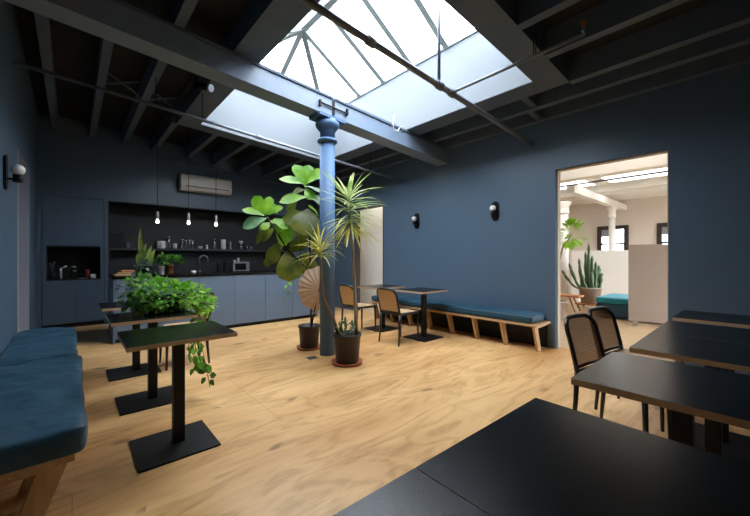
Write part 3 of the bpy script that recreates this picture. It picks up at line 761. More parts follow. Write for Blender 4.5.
tbl(2.712, .215, 'black café table behind the first single table, cane chair pulled up', GN)
tbl(3.340, .215, 'black café table joined on behind, next to the second cane chair', GN)
tbl(4.182, .215, 'black café table farthest back, against the wall right of the office doorway', GN)

# ------------------------------------------------------------------ chairs
def make_chair(label, cane, group):
    t = thing('cane_chair', label, 'chair', (0,0,0), 0, group)
    hw = .20
    # rear legs, running up as posts: each a bent tapered tube; bent top loop between them
    def post(s): return [(-.245, s*(hw+.005), 0.001), (-.225, s*hw, .22), (-.215, s*(hw-.003), .44)]
    for s in (-1, 1):
        q = MB(); q.tube(post(s), [.012, .016, .018], 10); q.build('leg', M['black_wood'], t)
    def bx(z): return -.215 - .095 * ((z - .44) / .38) ** 1.15 if z > .44 else -.215
    loop = []
    for z in (.44, .52, .60, .68): loop.append((bx(z), -hw+.003, z))
    R = .10
    for a in range(0, 91, 15):
        an = math.radians(a); yy = -hw + R - R*math.cos(an); zz = .71 + R*math.sin(an)
        loop.append((bx(zz) - .028*(1-(yy/hw)**2), yy, zz))
    mid = [(bx(.81) - .028, 0, .813)]
    loop = loop + mid + [(p[0], -p[1], p[2]) for p in loop[::-1]]
    q = MB(); q.tube(loop, .0165, 10); q.build('back_frame', M['black_wood'], t)
    # cane panel filling the loop
    q = MB(); uvs = []; ny_, nz_ = 10, 12
    for i in range(nz_ + 1):
        z = .47 + (.805 - .47) * i / nz_
        half = hw - .010 if z < .71 else max(.03, hw - R + math.sqrt(max(0, R*R - (z-.71)**2)) - .006)
        for k in range(ny_ + 1):
            yy = -half + 2*half*k/ny_
            x_ = bx(z) - .028*(1-(yy/hw)**2) * min(1, (z-.45)/.2)
            q.v.append((x_, yy, z)); uvs.append((yy, z))
    for i in range(nz_):
        for k in range(ny_):
            b = i*(ny_+1)+k; q.face([b, b+1, b+ny_+2, b+ny_+1], 0, True)
    o = q.build('backrest', M[cane], t, uvs=uvs)
    md = o.modifiers.new('thick', 'SOLIDIFY'); md.thickness = .004
    q = MB(); q.tube([(-.217,-hw,.475),(-.217-.012,0,.475),(-.217,hw,.475)], .012, 8); q.build('lower_rail', M['black_wood'], t)
    # seat: rounded square frame with cane
    def outline(g, n=6):
        pts = []; xa, xb, yb_ = -.215+.0-g, .215+g, .205+g; r = .06
        for (cx, cy, a0) in ((xb-r, yb_-r+.005, 0), (xa+r*.5, yb_-r-.005, 90), (xa+r*.5, -yb_+r+.005, 180), (xb-r, -yb_+r-.005, 270)):
            for k in range(n+1):
                an = math.radians(a0 + 90*k/n); pts.append((cx + r*math.cos(an)*(1 if cx > 0 else .5), cy + r*math.sin(an)))
        return pts
    oo, ii = outline(.005), outline(-.035)
    q = MB(); n = len(oo)
    for pts, z in ((oo,.43),(oo,.46),(ii,.46),(ii,.43)): q.v += [(p[0],p[1],z) for p in pts]
    for r_ in range(4):
        for k in range(n):
            k2 = (k+1) % n; r2 = (r_+1) % 4
            q.face([r_*n+k, r_*n+k2, r2*n+k2, r2*n+k])
    q.build('seat_frame', M['black_wood'], t, bevel=.003)
    q = MB(); jj = outline(-.034); q.v = [(p[0],p[1],.461) for p in jj] + [(p[0],p[1],.456) for p in jj]
    q.face(list(range(n))); q.face([n+k for k in range(n)][::-1])
    for k in range(n): q.face([k, n+k, n+(k+1) % n, (k+1) % n])
    q.build('seat', M['cane_seat'], t, uvs=[(p[0], p[1]) for p in q.v])
    for s in (-1, 1):
        q = MB(); q.tube([(.196, s*.185, 0.001), (.190, s*.180, .22), (.183, s*.175, .43)], [.011,.015,.018], 10); q.build('leg', M['black_wood'], t)
    return t
M['cane_seat'] = cane_mat('seat_cane', .018, .8, (.62, .43, .25), (.52, .34, .18))
ch = make_chair('cane-backed chair at the nearer wall-bench table, back turned to the column', 'cane', 'black cane chairs')
ch.location = (3.705, 3.60, 0)
dup(ch, (3.65, 4.50, 0), 0.0, 'cane-backed chair at the table by the white doorway, behind the dracaena stem', 'black cane chairs')
dup(ch, (.985, 4.585, 0), PI, 'black chair mostly hidden behind the trailing plant', 'black cane chairs')
ch2 = make_chair('brown cane chair with rounded back nearest the front tables', 'cane_brown', 'black cane chairs')
ch2.location = (2.87, .625, 0); ch2.rotation_euler = (0, 0, -PI/2 - .18)
dup(ch2, (3.43, .635, 0), -PI/2 - .16, 'brown cane chair with rounded back beside the office doorway, second of the pair', 'black cane chairs')

# ------------------------------------------------------------------ benches
def cushion(name, x0, x1, y0, y1, z0, z1, label, group, seed, puff=.018):
    rnd = random.Random(seed)
    bm = bmesh.new()
    nx, ny_, nz_ = 10, max(8, int((y1-y0)/.045)), 3
    bmesh.ops.create_cube(bm, size=1.0)
    bmesh.ops.subdivide_edges(bm, edges=[e for e in bm.edges if abs(e.verts[0].co.y - e.verts[1].co.y) > .5], cuts=ny_, use_grid_fill=True)
    bmesh.ops.subdivide_edges(bm, edges=[e for e in bm.edges if abs(e.verts[0].co.x - e.verts[1].co.x) > .5], cuts=nx, use_grid_fill=True)
    bmesh.ops.subdivide_edges(bm, edges=[e for e in bm.edges if abs(e.verts[0].co.z - e.verts[1].co.z) > .5], cuts=nz_, use_grid_fill=True)
    from mathutils import noise
    L, W, Hh = y1-y0, x1-x0, z1-z0
    cx, cy = (x0+x1)/2, (y0+y1)/2
    for v in bm.verts:
        x, y, z = v.co
        p = Vector((x*W, y*L, z*Hh))
        # round the long edges
        ex, ey, ez = abs(x)*2, abs(y)*2, abs(z)*2
        r = .024
        dx, dy_, dz = max(0, abs(p.x)-(W/2-r)), max(0, abs(p.y)-(L/2-r)), max(0, abs(p.z)-(Hh/2-r))
        l = math.sqrt(dx*dx+dy_*dy_+dz*dz)
        if l > r:
            k = r / l
            p.x = math.copysign(min(abs(p.x), W/2-r) + dx*k, p.x) if dx > 0 else p.x
            p.y = math.copysign(min(abs(p.y), L/2-r) + dy_*k, p.y) if dy_ > 0 else p.y
            p.z = math.copysign(min(abs(p.z), Hh/2-r) + dz*k, p.z) if dz > 0 else p.z
        if p.z > -Hh/2 + .02:
            nn = noise.noise(Vector((p.x*5 + seed*7.3, p.y*2.6, seed))) * puff * 1.0 + noise.noise(Vector((p.x*4, p.y*13 + seed*3, 4.2))) * puff * .55
            crease = -abs(noise.noise(Vector((p.x*2.2, p.y*6 + p.x*3 + seed, 9.1)))) ** .5 * puff * .7
            if z > .2: p.z += nn + crease + puff*.35
            if ex > .9: p.x += math.copysign(noise.noise(Vector((p.y*4, seed*2.0, p.z*8))) * puff * .9, p.x) if x > 0 or True else 0
        v.co = p
    me = bpy.data.meshes.new(name); bm.to_mesh(me); bm.free()
    for p in me.polygons: p.use_smooth = True
    me.materials.append(M['velvet'])
    o = bpy.data.objects.new(name, me); COL.objects.link(o); o.location = (cx, cy, (z0+z1)/2)
    md = o.modifiers.new('soft', 'SUBSURF'); md.levels = 1; md.render_levels = 1
    return tag(o, label, 'cushion', group)

def bench(label, wall_x, dirx, y0, y1, n_legs, depth, zt):
    """dirx: +1 when the seat reaches out from the wall towards +X"""
    t = thing('wall_bench', label, 'bench', (0,0,0))
    a, b = wall_x + dirx*.006, wall_x + dirx*depth
    MB().box((min(a,b), y0, zt-.032), (max(a,b), y1, zt)).build('seat_board', M['oak_y'], t, bevel=.003)
    MB().box((min(a, a+dirx*.018), y0+.05, .001), (max(a, a+dirx*.018), y1-.05, zt-.034)).build('shade_panel', M['black_matte'], t)  # black sheet added for the shade on the wall under the seat
    for i in range(n_legs):
        y = y0 + .055 + (y1 - y0 - .11) * i / (n_legs - 1)
        q = MB(); th = .017
        def prism(poly):
            k = len(q.v); n = len(poly)
            for yy in (y-th, y+th): q.v.extend([(wall_x + dirx*p[0], yy, p[1]) for p in poly])
            q.face([k+i_ for i_ in range(n)]); q.face([k+n+i_ for i_ in range(n)][::-1])
            for i_ in range(n): q.face([k+i_, k+n+i_, k+n+(i_+1) % n, k+(i_+1) % n])
        d = depth - .02
        z1 = zt - .033
        prism([(.03, z1), (d, z1), (d-.12, .001), (d-.21, .001), (d-.112, z1-.030), (.03, z1-.022)])
        q.build('leg', M['oak'], t, bevel=.002)
    return t
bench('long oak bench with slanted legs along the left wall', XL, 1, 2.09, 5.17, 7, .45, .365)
cushion('bench_cushion', XL+.012, .05, 2.05, 3.585, .367, .50, 'rumpled teal velvet cushion on the near half of the left bench', 'velvet bench cushions', 1, .028)
cushion('bench_cushion', XL+.012, .03, 3.595, 5.15, .367, .50, 'rumpled teal velvet cushion on the far half of the left bench', 'velvet bench cushions', 2, .028)
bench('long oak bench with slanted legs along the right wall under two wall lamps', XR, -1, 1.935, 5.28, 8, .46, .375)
cushion('bench_cushion', 4.545, XR-.012, 2.0, 3.635, .377, .49, 'teal velvet cushion on the doorway half of the right-wall bench', 'velvet bench cushions', 3, .012)
cushion('bench_cushion', 4.55, XR-.012, 3.645, 5.26, .377, .485, 'teal velvet cushion on the right-wall bench, partly hidden behind the café tables', 'velvet bench cushions', 4, .012)

# ------------------------------------------------------------------ wall lamps
def sconce(pos, dirx, label):
    t = thing('wall_lamp', label, 'wall lamp', pos, 0 if dirx > 0 else PI, 'round globe wall lamps')
    q = MB(); n = 12; w_, h_ = .062, .15
    out = [(w_*math.cos(a), (h_-w_) + w_*math.sin(a)) for a in [PI*k/n for k in range(n+1)]] + [(w_*math.cos(a), -(h_-w_) + w_*math.sin(a)) for a in [PI + PI*k/n for k in range(n+1)]]
    m_ = len(out)
    for x in (.001, .020): q.v += [(x, p[0], p[1]) for p in out]
    q.face(list(range(m_))[::-1]); q.face([m_+k for k in range(m_)])
    for k in range(m_): q.face([k, (k+1) % m_, m_+(k+1) % m_, m_+k])
    q.build('back_plate', M['black_metal'], t, bevel=.003)
    q = MB(); q.tube([(.020,0,-.05),(.075,0,-.05)], .009, 10); q.build('arm', M['black_metal'], t)
    ho = MB().lathe([(.03,-.075),(.034,-.07),(.034,-.012),(.028,-.008)], c=(.085,0,0), n=20).build('holder', M['black_metal'], t)
    MB().lathe([(.022,-.010),(.036,.0),(.046,.018),(.049,.036),(.045,.056),(.033,.072),(.016,.081),(.002,.083)], c=(.085,0,0), n=24).build('globe', M['opal'], ho)
p = at(3.8, 173, X=XL); sconce((XL, p.y, 2.0), 1, 'globe wall lamp on the left wall beside the recess')
p = at(495.5, 211, X=XR); sconce((XR, p.y, p.z), -1, 'globe wall lamp on the right wall nearer the office doorway')
p = at(417, 221, X=XR); sconce((XR, p.y, p.z), -1, 'globe wall lamp on the right wall nearer the white doorway')

# floor socket by the column
p = at(312, 358, Z=0)
t = thing('floor_socket', 'small dark floor socket plate in front of the column', 'floor socket', (p.x, p.y, 0.001))
MB().box((-.06,-.05,0),(.06,.05,.006)).build('plate', M['steel'], t)
for s in (-.028, .028): MB().lathe([(.018,.006),(.018,.009)], c=(s,0,0), n=14).build('lid', M['black_metal'], t)

# ------------------------------------------------------------------ plants
def rv(rnd, s=1.0): return Vector((rnd.uniform(-s, s), rnd.uniform(-s, s), rnd.uniform(-s, s)))
def pot_parts(t, r0, r1, h, mat, soil=True, c=(0,0,0)):
    po = MB().lathe([(r0, .002), (r0+.004, .008), (r1*.97, h*.9), (r1*1.03, h*.9), (r1*1.03, h), (r1*.93, h), (r1*.9, h*.86)], c=c, n=28).build('pot', mat, t)
    if soil: MB().lathe([(r1*.9, h*.84), (r1*.5, h*.87), (.001, h*.88)], c=c, n=20).build('soil', M['soil'], po)

# --- tall dracaena in the front pot
rnd = random.Random(3)
D1 = 4.09
pc = Vector((2.465, 3.28, 0))
t = thing('dracaena', 'tall two-stemmed spiky dracaena in a dark pot on a terracotta saucer, right of the column', 'potted plant', pc)
def rel(p): return tuple(Vector(p) - pc)
MB().lathe([(.13,.002),(.175,.006),(.188,.035),(.178,.035),(.165,.014),(.12,.012)], n=28).build('saucer', M['terracotta'], t)
pot_parts(t, .130, .165, .345, M['pot'], c=(0,0,.014))
s1 = [at(356.5, 334, D=D1), at(355, 300, D=D1), at(353.5, 262, D=D1+.02), at(350.5, 228, D=D1+.02), at(347.5, 200, D=D1)]
q = MB(); q.tube([rel(p) for p in s1], [.022,.021,.019,.017,.010], 9); q.build('stem', M['cane_bark'], t)
s2 = [at(338.5, 336, D=D1+.02), at(333, 318, D=D1), at(323.5, 298, D=D1-.03), at(321.5, 280, D=D1-.05), at(320.5, 262, D=D1-.05), at(319.5, 248, D=D1-.05)]
q = MB(); q.tube([rel(p) for p in s2], [.020,.019,.018,.016,.013,.010], 9); q.build('stem', M['bark'], t)
def strap(mb_, o, d, L, w, bend, mi=0, n=7):
    """narrow leaf leaving o along d and arching down"""
    d = Vector(d).normalized(); o = Vector(o)
    sd = d.cross(Vector((0,0,1)))
    if sd.length < .1: sd = Vector((1,0,0))
    sd.normalize(); b = len(mb_.v); p = o.copy(); dd = d.copy()
    for i in range(n + 1):
        tt = i / n; ww = w * (.6 + .9*tt if tt < .35 else 1.0 * (1 - ((tt-.35)/.65)**2.2)) * .5 + .0006
        up_ = sd.cross(dd).normalized()
        mb_.v += [tuple(p - sd*ww + up_*ww*.35), tuple(p), tuple(p + sd*ww + up_*ww*.35)]
        p = p + dd * (L / n); dd = (dd + Vector((0,0,-1)) * bend / n).normalized()
    for i in range(n):
        k = b + 3*i; mb_.face([k,k+1,k+4,k+3], mi, True); mb_.face([k+1,k+2,k+5,k+4], mi, True)
camr = Vector((SN, -CS, 0)); camd = Vector((CS, SN, 0))
f = MB()
for i in range(105):
    h = rnd.random()
    o = s1[3].lerp(s1[4], h) + Vector((0,0,.05*h))
    a = rnd.uniform(0, 2*PI); el = -.6 + 1.5*h + rnd.uniform(-.3, .35)
    d = Vector((math.cos(a)*math.cos(el), math.sin(a)*math.cos(el), math.sin(el)))
    L = rnd.uniform(.30, .52)
    tc2 = Vector((CX, CY, o.z)) - o; dc = tc2.length; tc2.normalize()
    if d.dot(tc2) > .55: L = min(L, dc - .16)
    if d.dot(tc2) > .88: continue
    strap(f, rel(o), d, L, .024, rnd.uniform(.2, .9), 1 if (h < .22 and rnd.random() < .75) else 0)
f.build('foliage', [M['strap'], M['strap_yellow']], t)
f = MB()
for i in range(44):
    h = rnd.random(); o = s2[4].lerp(s2[5], .3 + .7*h)
    a = rnd.uniform(0, 2*PI); el = .15 + 1.0*h + rnd.uniform(-.25, .3)
    d = Vector((math.cos(a)*math.cos(el), math.sin(a)*math.cos(el), math.sin(el)))
    strap(f, rel(o), d, rnd.uniform(.26, .42), .02, rnd.uniform(.9, 1.8), 0 if rnd.random() < .35 else 1)
f.build('foliage', [M['strap'], M['strap_yellow']], t)
f = MB()
for i in range(60):
    o = Vector((rnd.uniform(-.09,.06), rnd.uniform(-.07,.07), .315))
    a = rnd.uniform(0, 2*PI); el = rnd.uniform(.5, 1.45)
    d = Vector((math.cos(a)*math.cos(el), math.sin(a)*math.cos(el), math.sin(el)))
    m_ = o + d * rnd.uniform(.06, .20)
    f.leaf(m_, m_ + (d + rv(rnd, .8)) .normalized() * rnd.uniform(.05,.09), .028, (0,0,1), 0 if rnd.random() < .7 else 1, n=4)
    if i % 4 == 0: f.tube([o, m_], .003, 5, 0)
f.build('undergrowth_foliage', [M['leaf_dark'], M['silver']], t)

# --- fiddle-leaf fig behind the column, left
rnd = random.Random(11)
D2 = 4.74
fc = Vector((2.475, 4.17, 0))
t = thing('fiddle_leaf_fig', 'big fiddle-leaf fig with broad green leaves in a dark pot left of the column', 'potted plant', fc)
def rl(p): return tuple(Vector(p) - fc)
MB().lathe([(.12,.002),(.165,.006),(.176,.032),(.166,.032),(.155,.014),(.11,.012)], n=28).build('saucer', M['terracotta'], t)
pot_parts(t, .120, .148, .31, M['pot'], c=(0,0,.014))
tr = [(311.5,332),(311,300),(310.5,268),(309.5,235),(307.5,205),(305.5,184)]
q = MB(); q.tube([rl(at(u, v, D=D2)) for u, v in tr], [.016,.015,.014,.012,.010,.007], 8); q.build('stem', M['dark_stem'], t)
q = MB(); q.tube([rl(at(u, v, D=D2-.02-.01*k)) for k, (u, v) in enumerate(((310.7,272),(300,262),(286,247),(275,230),(267,216)))], [.011,.010,.009,.008,.006], 8); q.build('branch', M['dark_stem'], t)
LV = [ # base u,v  tip u,v  width ratio, material, depth shift at tip, normal tilt
 ((305,184),(294.5,164.5),.62,0,.02),((306,184),(309,165),.55,0,.10),((305.5,185),(279,179),.52,0,-.08),((306,184),(323,169.5),.5,0,.05),
 ((306,184),(328.5,177),.45,2,-.02),((303,186),(322,193),.45,2,-.12),((309,197),(279,202.5),.5,0,-.10),((310,196),(329,206),.62,2,-.06),
 ((266.5,215),(254,196),.55,0,.0),((267,214),(270,196.5),.5,0,.08),((265,216),(242,209.5),.42,0,-.04),((267.5,215),(283,207),.5,0,.02),
 ((267.5,218),(242.5,228),.6,2,-.10),((309,214),(283,221),.66,1,-.05),((308,208),(304.5,236),.92,3,-.22),((286,215),(276,234),.62,0,.03),
 ((288,222),(287,244),.6,0,-.06),((272,224),(256,245),.5,1,-.02),((276,226),(262,242),.45,1,-.1),((280,240),(271,265),.62,3,-.10),
 ((287,250),(289,282),.78,1,-.12),((270,255),(266,267.5),.6,1,-.02),((292,247),(284,268),.6,1,.06),((299,252),(308,268),.6,1,.1),
 ((303,226),(318,240),.6,1,.05),((310,232),(296,250),.62,1,.12),((283,226),(271,220),.55,0,.12),((298,200),(288,214),.55,1,.14),
 ((309,222),(322,226),.6,3,.12),((294,262),(300,276),.6,3,.06),((273,218),(288,229),.5,0,-.12),((266,219),(259,232),.5,2,.08),((305,188),(313,200),.55,0,-.14),
 ((306,190),(292,193),.5,3,.12),((300,236),(293,252),.65,3,-.02),
 ((305,186),(299,172),.55,0,.16),((306,185),(316,175),.5,0,-.10),((284,218),(283,234),.6,0,.10),((290,212),(300,222),.6,0,.16),((278,214),(270,205),.5,0,.16),
 ((276,232),(286,246),.6,0,-.02),((270,222),(262,230),.6,0,-.14),((302,222),(294,236),.7,1,.2),((312,238),(322,254),.6,1,.12),((288,240),(279,254),.6,1,.18),((304,250),(312,276),.6,1,.16),((308,205),(318,216),.6,0,.2)]
mt = [M['fig'], M['fig_dark'], M['fig_pale'], M['fig_dark']]
f = MB()
for (b, tp, wr, mi, dz) in LV:
    B_, T_ = at(*b, D=D2 + dz*.2), at(*tp, D=D2 + dz)
    L = (T_ - B_).length
    tow = -camd * rnd.uniform(.35, 1.0) + Vector((0,0, rnd.uniform(.25, .9))) + camr * rnd.uniform(-.3,.3)
    f.leaf(rl(B_), rl(T_), L * wr * 1.22, tow, mi, n=8, shape='obovate', fold=.12, wave=.03)
f.build('foliage', mt, t)

# --- dried palm leaf standing in the fig's pot
pivot = at(319.0, 289, D=4.60)
t = thing('dried_palm_leaf', 'pale dried pleated palm fan leaf on a dark stick beside the column', 'palm leaf', pivot)
f = MB(); nf, R = 22, .275
side = camr * .96 + camd * .28; side.normalize(); nrm = Vector((0,0,1)).cross(side).normalized()
def fanpt(k, r): 
    an = math.radians(84 + (272 - 84) * k / nf)
    rr = r * (1.0 + .03 * (1 if k % 4 < 2 else -1) * (r / R)) * (.96 + .12*abs(math.sin(an)))
    return side * (rr * math.cos(an)) + Vector((0,0,1)) * (rr * math.sin(an)) + nrm * ((.0045 if k % 2 else -.0045) * r / R + .05 * (r/R)**2)
rs = [.012, .10, .20, R]
for r in rs:
    for k in range(nf + 1): f.v.append(tuple(fanpt(k, r)))
for i in range(len(rs) - 1):
    for k in range(nf): b = i*(nf+1)+k; f.face([b, b+1, b+nf+2, b+nf+1])
o = f.build('fan', M['palm'], t); md = o.modifiers.new('thick', 'SOLIDIFY'); md.thickness = .004
bot = at(311.2, 333, D=4.66); bot.z = .286
q = MB(); q.tube([(0,0,0), tuple((bot - pivot)*.45 + Vector((-.01,0,-.02))), tuple(bot - pivot)], [.008,.009,.010], 8); q.build('stalk', M['dark_stem'], t)

# --- leafy trailing plant on the second table
rnd = random.Random(5)
bc = Vector((.66, 3.74, .7515))
t = thing('trailing_pothos', 'bushy green pothos spilling over the second café table, vine hanging almost to the floor', 'potted plant', bc)
MB().lathe([(.10,0),(.125,.01),(.135,.15),(.125,.15),(.11,.13),(.001,.13)], n=24, sx=1.35).build('pot', M['black_matte'], t)
f = MB()
def blob(n, c, rad, sz, mats, zmin=.01):
    k = 0
    while k < n:
        d = rv(rnd); l = d.length
        if l > 1 or l < .25: continue
        d.normalize(); rr = rnd.uniform(.62, 1.0)
        p = Vector((c[0] + d.x*rad[0]*rr, c[1] + d.y*rad[1]*rr, c[2] + d.z*rad[2]*rr))
        if p.z < zmin + .02: continue
        out = (d + rv(rnd, .6) + Vector((0,0,-.25))).normalized(); L = rnd.uniform(*sz)
        tip = p + out*L
        if tip.z < zmin: tip.z = zmin
        f.leaf(p, tip, L*.72, d*.8 + Vector((0,0,.8)) + rv(rnd,.4), rnd.choice(mats), n=4, shape='heart', fold=.15); k += 1
blob(620, (-.02, .0, .14), (.31, .20, .15), (.03, .065), [0,0,0,1,1])
blob(240, (-.14, .0, .22), (.17, .16, .13), (.03, .065), [0,0,1,2])
blob(260, (.20, -.04, .13), (.18, .18, .13), (.03, .065), [0,0,1,3])
blob(150, (-.24, .02, .18), (.12, .14, .16), (.03, .06), [0,2,2])
blob(110, (.32, -.06, .06), (.10, .14, .09), (.04, .07), [0,1,3], -.10)
f.build('foliage', [M['pothos'], M['pothos_lime'], M['silver'], M['pothos_lime']], t)
def vine(pts, leaves, sz, name='vine', mats=('pothos', 'leaf_dark')):
    v_ = MB(); pts = [Vector(p) for p in pts]
    v_.tube(pts, .0028, 5, 1)
    seg = len(pts) - 1
    for i in range(leaves):
        s = rnd.random() * seg; k = min(int(s), seg - 1); p = pts[k].lerp(pts[k+1], s - k)
        o = Vector((rnd.uniform(-1,1), rnd.uniform(-1,1), rnd.uniform(-1.1,.1))).normalized(); L = rnd.uniform(*sz)
        st = p + o * .025
        v_.leaf(st, st + (o + Vector((0,0,-.6))).normalized()*L, L*.72, o*.5 - camd*.8 + Vector((0,0,.4)), 0 if rnd.random() < .75 else 1, n=4, shape='heart')
    v_.build(name, [M[mats[0]], M[mats[1]]], t)
def vb(u, v, D): return at(u, v, D=D) - bc
vine([(.28,-.02,.06), (.34,-.10,.03), vb(196,330,3.10), vb(195,345,3.10), vb(198,355,3.08), vb(203,366,3.06)], 26, (.05,.085))
vine([(.25,-.06,.06), (.33,-.14,.02), vb(190,332,3.12), vb(188,350,3.10), vb(193,361,3.08), vb(199,372,3.06)], 20, (.045,.08))
vine([(.30,.02,.06), (.36,-.05,.0), vb(200,335,3.10), vb(203,352,3.08), vb(207,372,3.05), vb(210,387,3.04)], 22, (.045,.075))
vine([(.30,-.04,.08), vb(206,312,3.12), vb(214,322,3.08)], 9, (.05,.09), mats=('pothos_lime','pothos'))

# --- plants standing on the island
def ipos(u, Y): p = at(u, 270, Y=Y); return Vector((p.x, p.y, IZ + .001))
rnd = random.Random(21)
t = thing('snake_plant', 'tall snake plant with upright yellow-green blades on the island', 'potted plant', ipos(145.5, 6.86))
pot_parts(t, .075, .09, .14, M['pot'])
for k, (dx, dy, h, lean) in enumerate(((-.01,0,.66,-.10),(.03,.01,.36,.10),(-.04,.02,.34,-.05),(.05,-.02,.30,.14),(.0,.03,.40,.02),(.02,-.03,.24,.05),(-.05,-.01,.22,-.12))):
    q = MB(); q.leaf((dx,dy,.12), (dx + lean*.6, dy, .12+h), .095, (-.6,-.8,.1), 0, n=8, shape='strap', fold=.35); q.build('leaf', M['snake'], t)
t = thing('silver_leaf_plant', 'small plant with silvery grey leaves left of the white pot on the island', 'potted plant', ipos(143.5, 6.52))
pot_parts(t, .06, .075, .10, M['pot']); f = MB()
def mound(n, c, rad, sz, zmin=.01, shape='ovate', mats=(0,)):
    for _ in range(n):
        a = rnd.uniform(0, 2*PI); el = rnd.uniform(-.3, 1.4); d = Vector((math.cos(a)*math.cos(el), math.sin(a)*math.cos(el), math.sin(el)))
        p = Vector((c[0]+d.x*rad[0]*rnd.uniform(.4,.9), c[1]+d.y*rad[1]*rnd.uniform(.4,.9), c[2]+d.z*rad[2]*rnd.uniform(.4,.9))); p.z = max(p.z, zmin)
        L = rnd.uniform(*sz); tp_ = p + (d + rv(rnd,.5) + Vector((0,0,-.2))).normalized()*L; tp_.z = max(tp_.z, zmin)
        f.leaf(p, tp_, L*.6, d + Vector((0,0,.7)), rnd.choice(mats), n=4, shape=shape)
mound(100, (0,0,.11), (.13,.12,.12), (.04,.075)); f.build('foliage', [M['silver']], t)
t = thing('potted_fern', 'dark green leafy plant in a white pot on the island', 'potted plant', ipos(160.8, 6.42))
pot_parts(t, .042, .052, .135, M['ceramic']); f = MB(); mound(90, (.01,.02,.20), (.08,.08,.12), (.04,.08), .13, mats=(0,0,1)); f.build('foliage', [M['leaf_dark'], M['pothos']], t)
t = thing('potted_herb', 'green herb plant in a small terracotta pot on the island', 'potted plant', ipos(169.5, 6.68))
pot_parts(t, .05, .066, .15, M['terracotta']); f = MB(); mound(130, (.05,.02,.20), (.17,.12,.10), (.05,.09), .10, mats=(0,1)); f.build('foliage', [M['leaf_dark'], M['pothos']], t)
tc_ = ipos(297, 6.42)
t = thing('trailing_ivy', 'small variegated trailing plant spilling over the island front behind the fig', 'potted plant', tc_)
pot_parts(t, .055, .07, .10, M['ceramic']); f = MB(); mound(70, (0,0,.13), (.15,.10,.08), (.06,.10), .01, mats=(0,1)); f.build('foliage', [M['silver'], M['pothos']], t)
rnd = random.Random(4)
vine([(-.02,-.05,.11), (-.06,-.19,.09), (-.08,-.27,.05), tuple(at(287, 282, Y=6.11) - tc_), tuple(at(289, 294, Y=6.11) - tc_)], 16, (.06,.10), mats=('silver','pothos'))

# ------------------------------------------------------------------ the office beyond the right-hand wall
OX0, OX1, OY0, OY1, OH = XR+.13, 13.0, -3.0, 8.2, 3.06
struct(MB().box((OX0, OY0-.2, -.12), (OX1+.2, OY1+.2, -.0005)).build('floor_office', M['office_floor']))
struct(MB().box((OX0, OY0-.2, OH), (OX1+.2, OY1+.2, OH+.1)).build('ceiling_office', M['white']))
wz0, wz1 = 1.22, 2.20
wa = at(600, 240, X=OX1).y, at(626, 240, X=OX1).y; wb_ = at(660, 240, X=OX1).y, at(692, 240, X=OX1).y
OW = [(wa[1], wa[0], wz0, wz1), (wb_[1], wb_[0], wz0, wz1)]
wall_y('wall_office_rear', OX1, OX1+.2, OY0, OY1, OW, M['office_wall'], OH)
FILL_WIN = [(5.7, 8.9, .5, 2.8), (9.4, 12.6, .5, 2.8)]  # side windows out of view, added to bring more daylight into the office
wall_x('wall_office_side', OX0, OX1, OY0-.2, OY0, FILL_WIN, M['office_wall'], OH)
for i, h in enumerate(FILL_WIN):
    fr = MB()
    for a in ((h[0], h[2], h[0]+.07, h[3]), (h[1]-.07, h[2], h[1], h[3]), (h[0]+.07, h[2], h[1]-.07, h[2]+.07), (h[0]+.07, h[3]-.07, h[1]-.07, h[3]), ((h[0]+h[1])/2-.03, h[2]+.07, (h[0]+h[1])/2+.03, h[3]-.07)):
        fr.box((a[0], OY0-.15, a[1]), (a[2], OY0-.08, a[3]))
    o = struct(fr.build('window_%d' % (5+i), M['dark_frame']))
    MB().box((h[0]+.05, OY0-.12, h[2]+.05), (h[1]-.05, OY0-.112, h[3]-.05)).build('pane', M['pane'], o)
wall_x('wall_office_far', OX0, OX1, OY1, OY1+.2, [], M['office_wall'], OH)
# white lining of the office face of the wall
w = MB(); x0, x1 = XR+.136, XR+.145
w.box((x0, OY0, 0), (x1, DY0-.01, OH)); w.box((x0, DY1+.01, 0), (x1, EY0-.01, OH)); w.box((x0, EY1+.01, 0), (x1, OY1, OH)); w.box((x0, DY0-.01, DH+.01), (x1, DY1+.01, OH)); w.box((x0, EY0-.01, EH+.01), (x1, EY1+.01, OH))
struct(w.build('wall_office_near', M['white']))
struct(MB().box((5.75, 4.7, 0), (5.85, 8.19, OH-.001)).build('wall_lobby', M['white']))
for i, h in enumerate(OW):
    o = MB()
    for a in ((h[0]-.07, h[0]+.05, h[2]-.05, h[3]+.07), (h[1]-.05, h[1]+.07, h[2]-.05, h[3]+.07), (h[0]+.05, h[1]-.05, h[2]-.05, h[2]+.05), (h[0]+.05, h[1]-.05, h[3]-.05, h[3]+.07), (h[0]+.05, h[1]-.05, 1.66, 1.72)):
        o.box((OX1-.05, a[0], a[2]), (OX1+.06, a[1], a[3]))
    fr = struct(o.build('window_%d' % (3+i), M['dark_frame']))
    MB().box((OX1+.01, h[0]+.04, h[2]+.04), (OX1+.02, h[1]-.04, h[3]-.04)).build('pane', M['pane'], fr)
    b_ = MB(); b_.box((OX1-.02, (h[0]+h[1])/2, 1.92), (OX1-.008, h[1]-.05, h[3]-.05)); b_.build('blind', M['grey_plastic'], fr)
